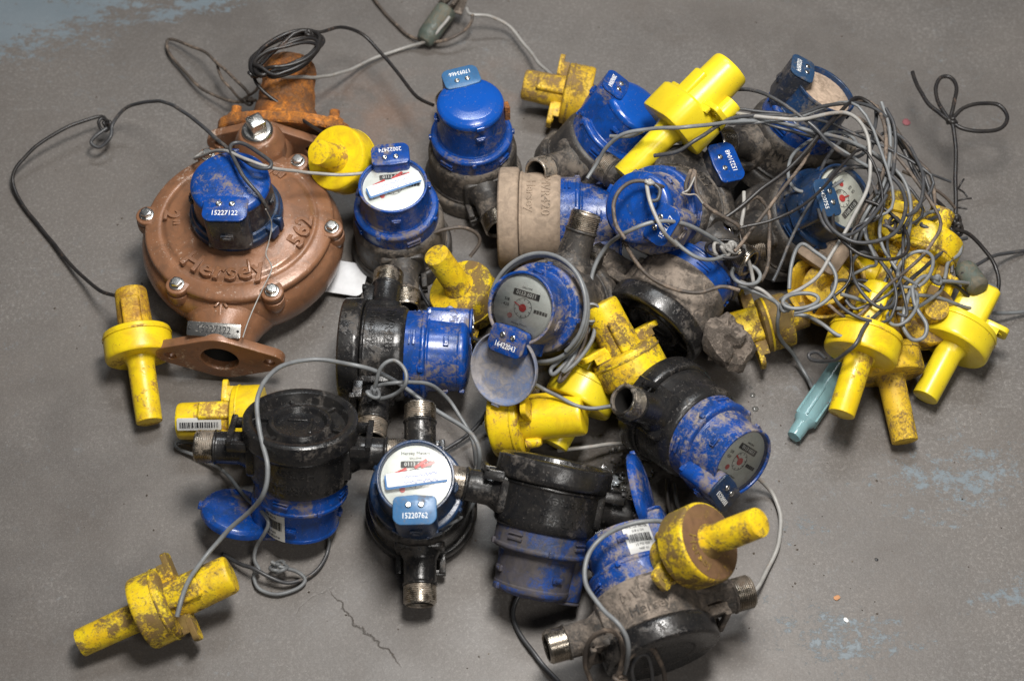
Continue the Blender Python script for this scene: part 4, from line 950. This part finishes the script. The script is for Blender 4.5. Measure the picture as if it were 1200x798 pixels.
for k in range(7):
    mt_ = ('cable_dark', 'cable_grey', 'cable_brown', 'cable_dark', 'cable_black', 'cable_grey', 'cable_dark')[k]
    x0, y0 = ((853, 132), (852, 146), (862, 296), (856, 128), (868, 268), (853, 140), (905, 330))[k]; x1 = rt.uniform(985, 1040); y1 = rt.uniform(115, 200); x2 = rt.uniform(1030, 1095); y2 = rt.uniform(190, 250); x3 = rt.uniform(960, 1100); y3 = rt.uniform(300, 375)
    zz = rt.uniform(.13, .17)
    pts = [(x0, y0, zz+.02), ((x0+x1)/2, (y0+y1)/2-rt.uniform(-22, 22), zz+.025), (x1, y1, zz), (x2, y2, zz-.015), (x2-rt.uniform(-6, 45), 275+rt.uniform(-15, 15), zz-.02), ((x2+x3)/2-rt.uniform(-20, 20), (300+y3)/2, .125), (x3, y3, .115), (x3-rt.uniform(10, 30), y3-rt.uniform(-12, 18), .115)]
    cable('cable', pts, CR*rt.choice((.8, .9, 1)), mt_, 'thin '+{'cable_grey': 'grey', 'cable_dark': 'dark grey', 'cable_brown': 'brown', 'cable_black': 'black'}[mt_]+' cable wandering through the dense tangle at the right', G)
for k, (cx, cy, rx, ry, ro) in enumerate(((1000, 215, 40, 62, 20), (965, 190, 46, 30, -30), (1050, 205, 30, 50, -15), (1020, 270, 48, 30, 30))):
    cable('cable', ell(cx, cy, rx, ry, ro, .15, k*80, k*80+290, 14, .01), CR*.9, ('cable_dark', 'cable_grey', 'cable_dark', 'cable_black')[k], ('tall dark open loop of cable beside the soiled dial', 'grey open loop of cable left of the soiled dial', 'narrow dark loop of cable right of the soiled dial', 'black open loop of cable just below the soiled dial')[k], G)
for k in range(4):
    cx = rt.uniform(990, 1105); cy = rt.uniform(290, 375); rx = rt.uniform(14, 36); ry = rt.uniform(9, 22); ro = rt.uniform(-60, 60); a0 = rt.uniform(0, 360)
    cable('cable', ell(cx, cy, rx, ry, ro, .12+rt.uniform(-.01, .015), a0, a0+rt.uniform(260, 420), 12, .006), CR*.92, rt.choice(('cable_grey', 'cable_dark', 'cable_grey')), 'loose loop of thin cable lying on the yellow transponders at the right', 'loose cable loops on the yellow transponders')
for k, (a, b) in enumerate((((1120,236),(1138,233)), ((1118,244),(1133,245)), ((1122,222),(1129,210)), ((1124,222),(1133,231)))):
    cable('wire_end', [(*a, .06), ((a[0]+b[0])/2, (a[1]+b[1])/2-1, .065), (*b, .065)], .0011, 'cable_black', ('upper forward pointing stub of bare wire right of the bow stem', 'lowest stub of bare wire right of the bow stem', 'stub of bare wire pointing up right of the bow stem', 'stub of bare wire pointing down right of the bow stem')[k], 'bare wire stubs', cat='wire')

# ------------------------------------------------------------------ small litter and drops
def chip(px, py, s_, mat, name, label, cat):
    def b(bm):
        bmesh.ops.create_icosphere(bm, subdivisions=2, radius=s_)
        for v in bm.verts: v.co *= 1+noise.noise(v.co*(2.2/s_*.3)+Vector((px, 0, 0)))*.7; v.co.z *= .35
        bmesh.ops.translate(bm, verts=bm.verts, vec=P(px, py, s_*.3))
    tag(part(name, b, mat), label, cat)
M['terracotta'] = plain('terracotta', (.5,.25,.12), .8); M['pinkred'] = plain('dull red', (.22,.07,.08), .8)
chip(1062, 143, .0045, 'pinkred', 'paint_fleck', 'dull red fleck on the floor between the soiled meter and the bow', 'fleck')
chip(981, 700, .0032, 'terracotta', 'stone_chip', 'small orange chip on the floor at the lower right', 'chip')
chip(992, 726, .0022, 'white', 'paper_scrap', 'tiny white scrap on the floor at the lower right', 'scrap')
chip(1027, 655, .0016, 'ink', 'dirt_crumb', 'tiny black crumb on the floor at the lower right', 'crumb')
chip(265, 592, .0022, 'ink', 'dirt_crumb', 'tiny black crumb on the floor by the open blue lid', 'crumb')
def drop(px, py, s_, label):
    def b(bm):
        c = P(px, py, .0002)
        lathe(bm, [(0, s_*.42), (s_*.5, s_*.37), (s_*.85, s_*.2), (s_, 0), (0, 0)], 18, Matrix.Translation(c))
    tag(part('water_drop', b, 'wet'), label, 'water drop', 'water drops on the floor')
drop(882, 463, .0030, 'upper drop of water on the floor right of the blue register')
drop(885, 479, .0036, 'lower drop of water on the floor right of the blue register')
drop(880, 454, .0018, 'tiny topmost drop of water right of the blue register')
cable('seal_wire', [(312,245,.165),(318,262,.135),(315,285,.118),(312,300,.112),(318,315,.105),(309,335,.10),(300,355,.095),(290,378,.09),(284,396,.086)], .0007, 'cable_light', 'thin seal wire hanging from the bronze meter register down over its cover', cat='wire')
def grit(bm):
    rg = random.Random(11)
    for k in range(900):
        px = rg.gauss(640, 300); py = rg.gauss(430, 190); c = P(px, py, 0); s_ = rg.choice((.0004, .0005, .0006, .0009, .0014)); n_ = rg.choice((3, 4, 5)); a0 = rg.uniform(0, 6)
        q = [bm.verts.new((c.x+s_*rg.uniform(.6, 1.4)*math.cos(a0+2*PI*i/n_), c.y+s_*rg.uniform(.6, 1.4)*math.sin(a0+2*PI*i/n_), .0001)) for i in range(n_)]
        t = bm.verts.new((c.x, c.y, s_*.9))
        for i in range(n_): bm.faces.new((q[i], q[(i+1) % n_], t))
g_ = part('grit', grit, 'clay', ang=10); g_['kind'] = 'stuff'; g_['label'] = 'scattered crumbs of dried mud on the concrete round the meters'; g_['category'] = 'grit'
def puddle(bm):
    N = 70; c = P(735, 572); W = .046; H = .075; g = {}
    for i in range(N+1):
        for j in range(N+1):
            x = (i/N-.5)*2*W; y = (j/N-.5)*2*H
            e = 1-math.hypot(x/W, y/H); h = noise.noise(Vector((x, y, 0))*90+Vector((5, 3, 0)))*.6+noise.noise(Vector((x, y, 4))*260)*.55+e*.8-.42
            g[i, j] = (bm.verts.new((c.x+x, c.y+y, .0006+max(h, -.05)*.0042)), h)
    for i in range(N):
        for j in range(N):
            q = [g[i, j], g[i+1, j], g[i+1, j+1], g[i, j+1]]
            if max(a[1] for a in q) > 0: bm.faces.new([a[0] for a in q])
    for v in [v for v in bm.verts if not v.link_faces]: bm.verts.remove(v)
    rw = random.Random(4)
    for k in range(230):
        q = P(735+rw.gauss(0, 13), 575+rw.gauss(0, 26), 0); r_ = rw.choice((.0008, .0011, .0015, .0021))
        lathe(bm, [(0, r_*.55), (r_*.5, r_*.46), (r_*.85, r_*.25), (r_, 0), (0, 0)], 8, T(q.x, q.y, .0012))
p = part('puddle', puddle, 'wet', ang=180); p['kind'] = 'stuff'; p['label'] = 'splashed water on the floor between two front meters'; p['category'] = 'water'
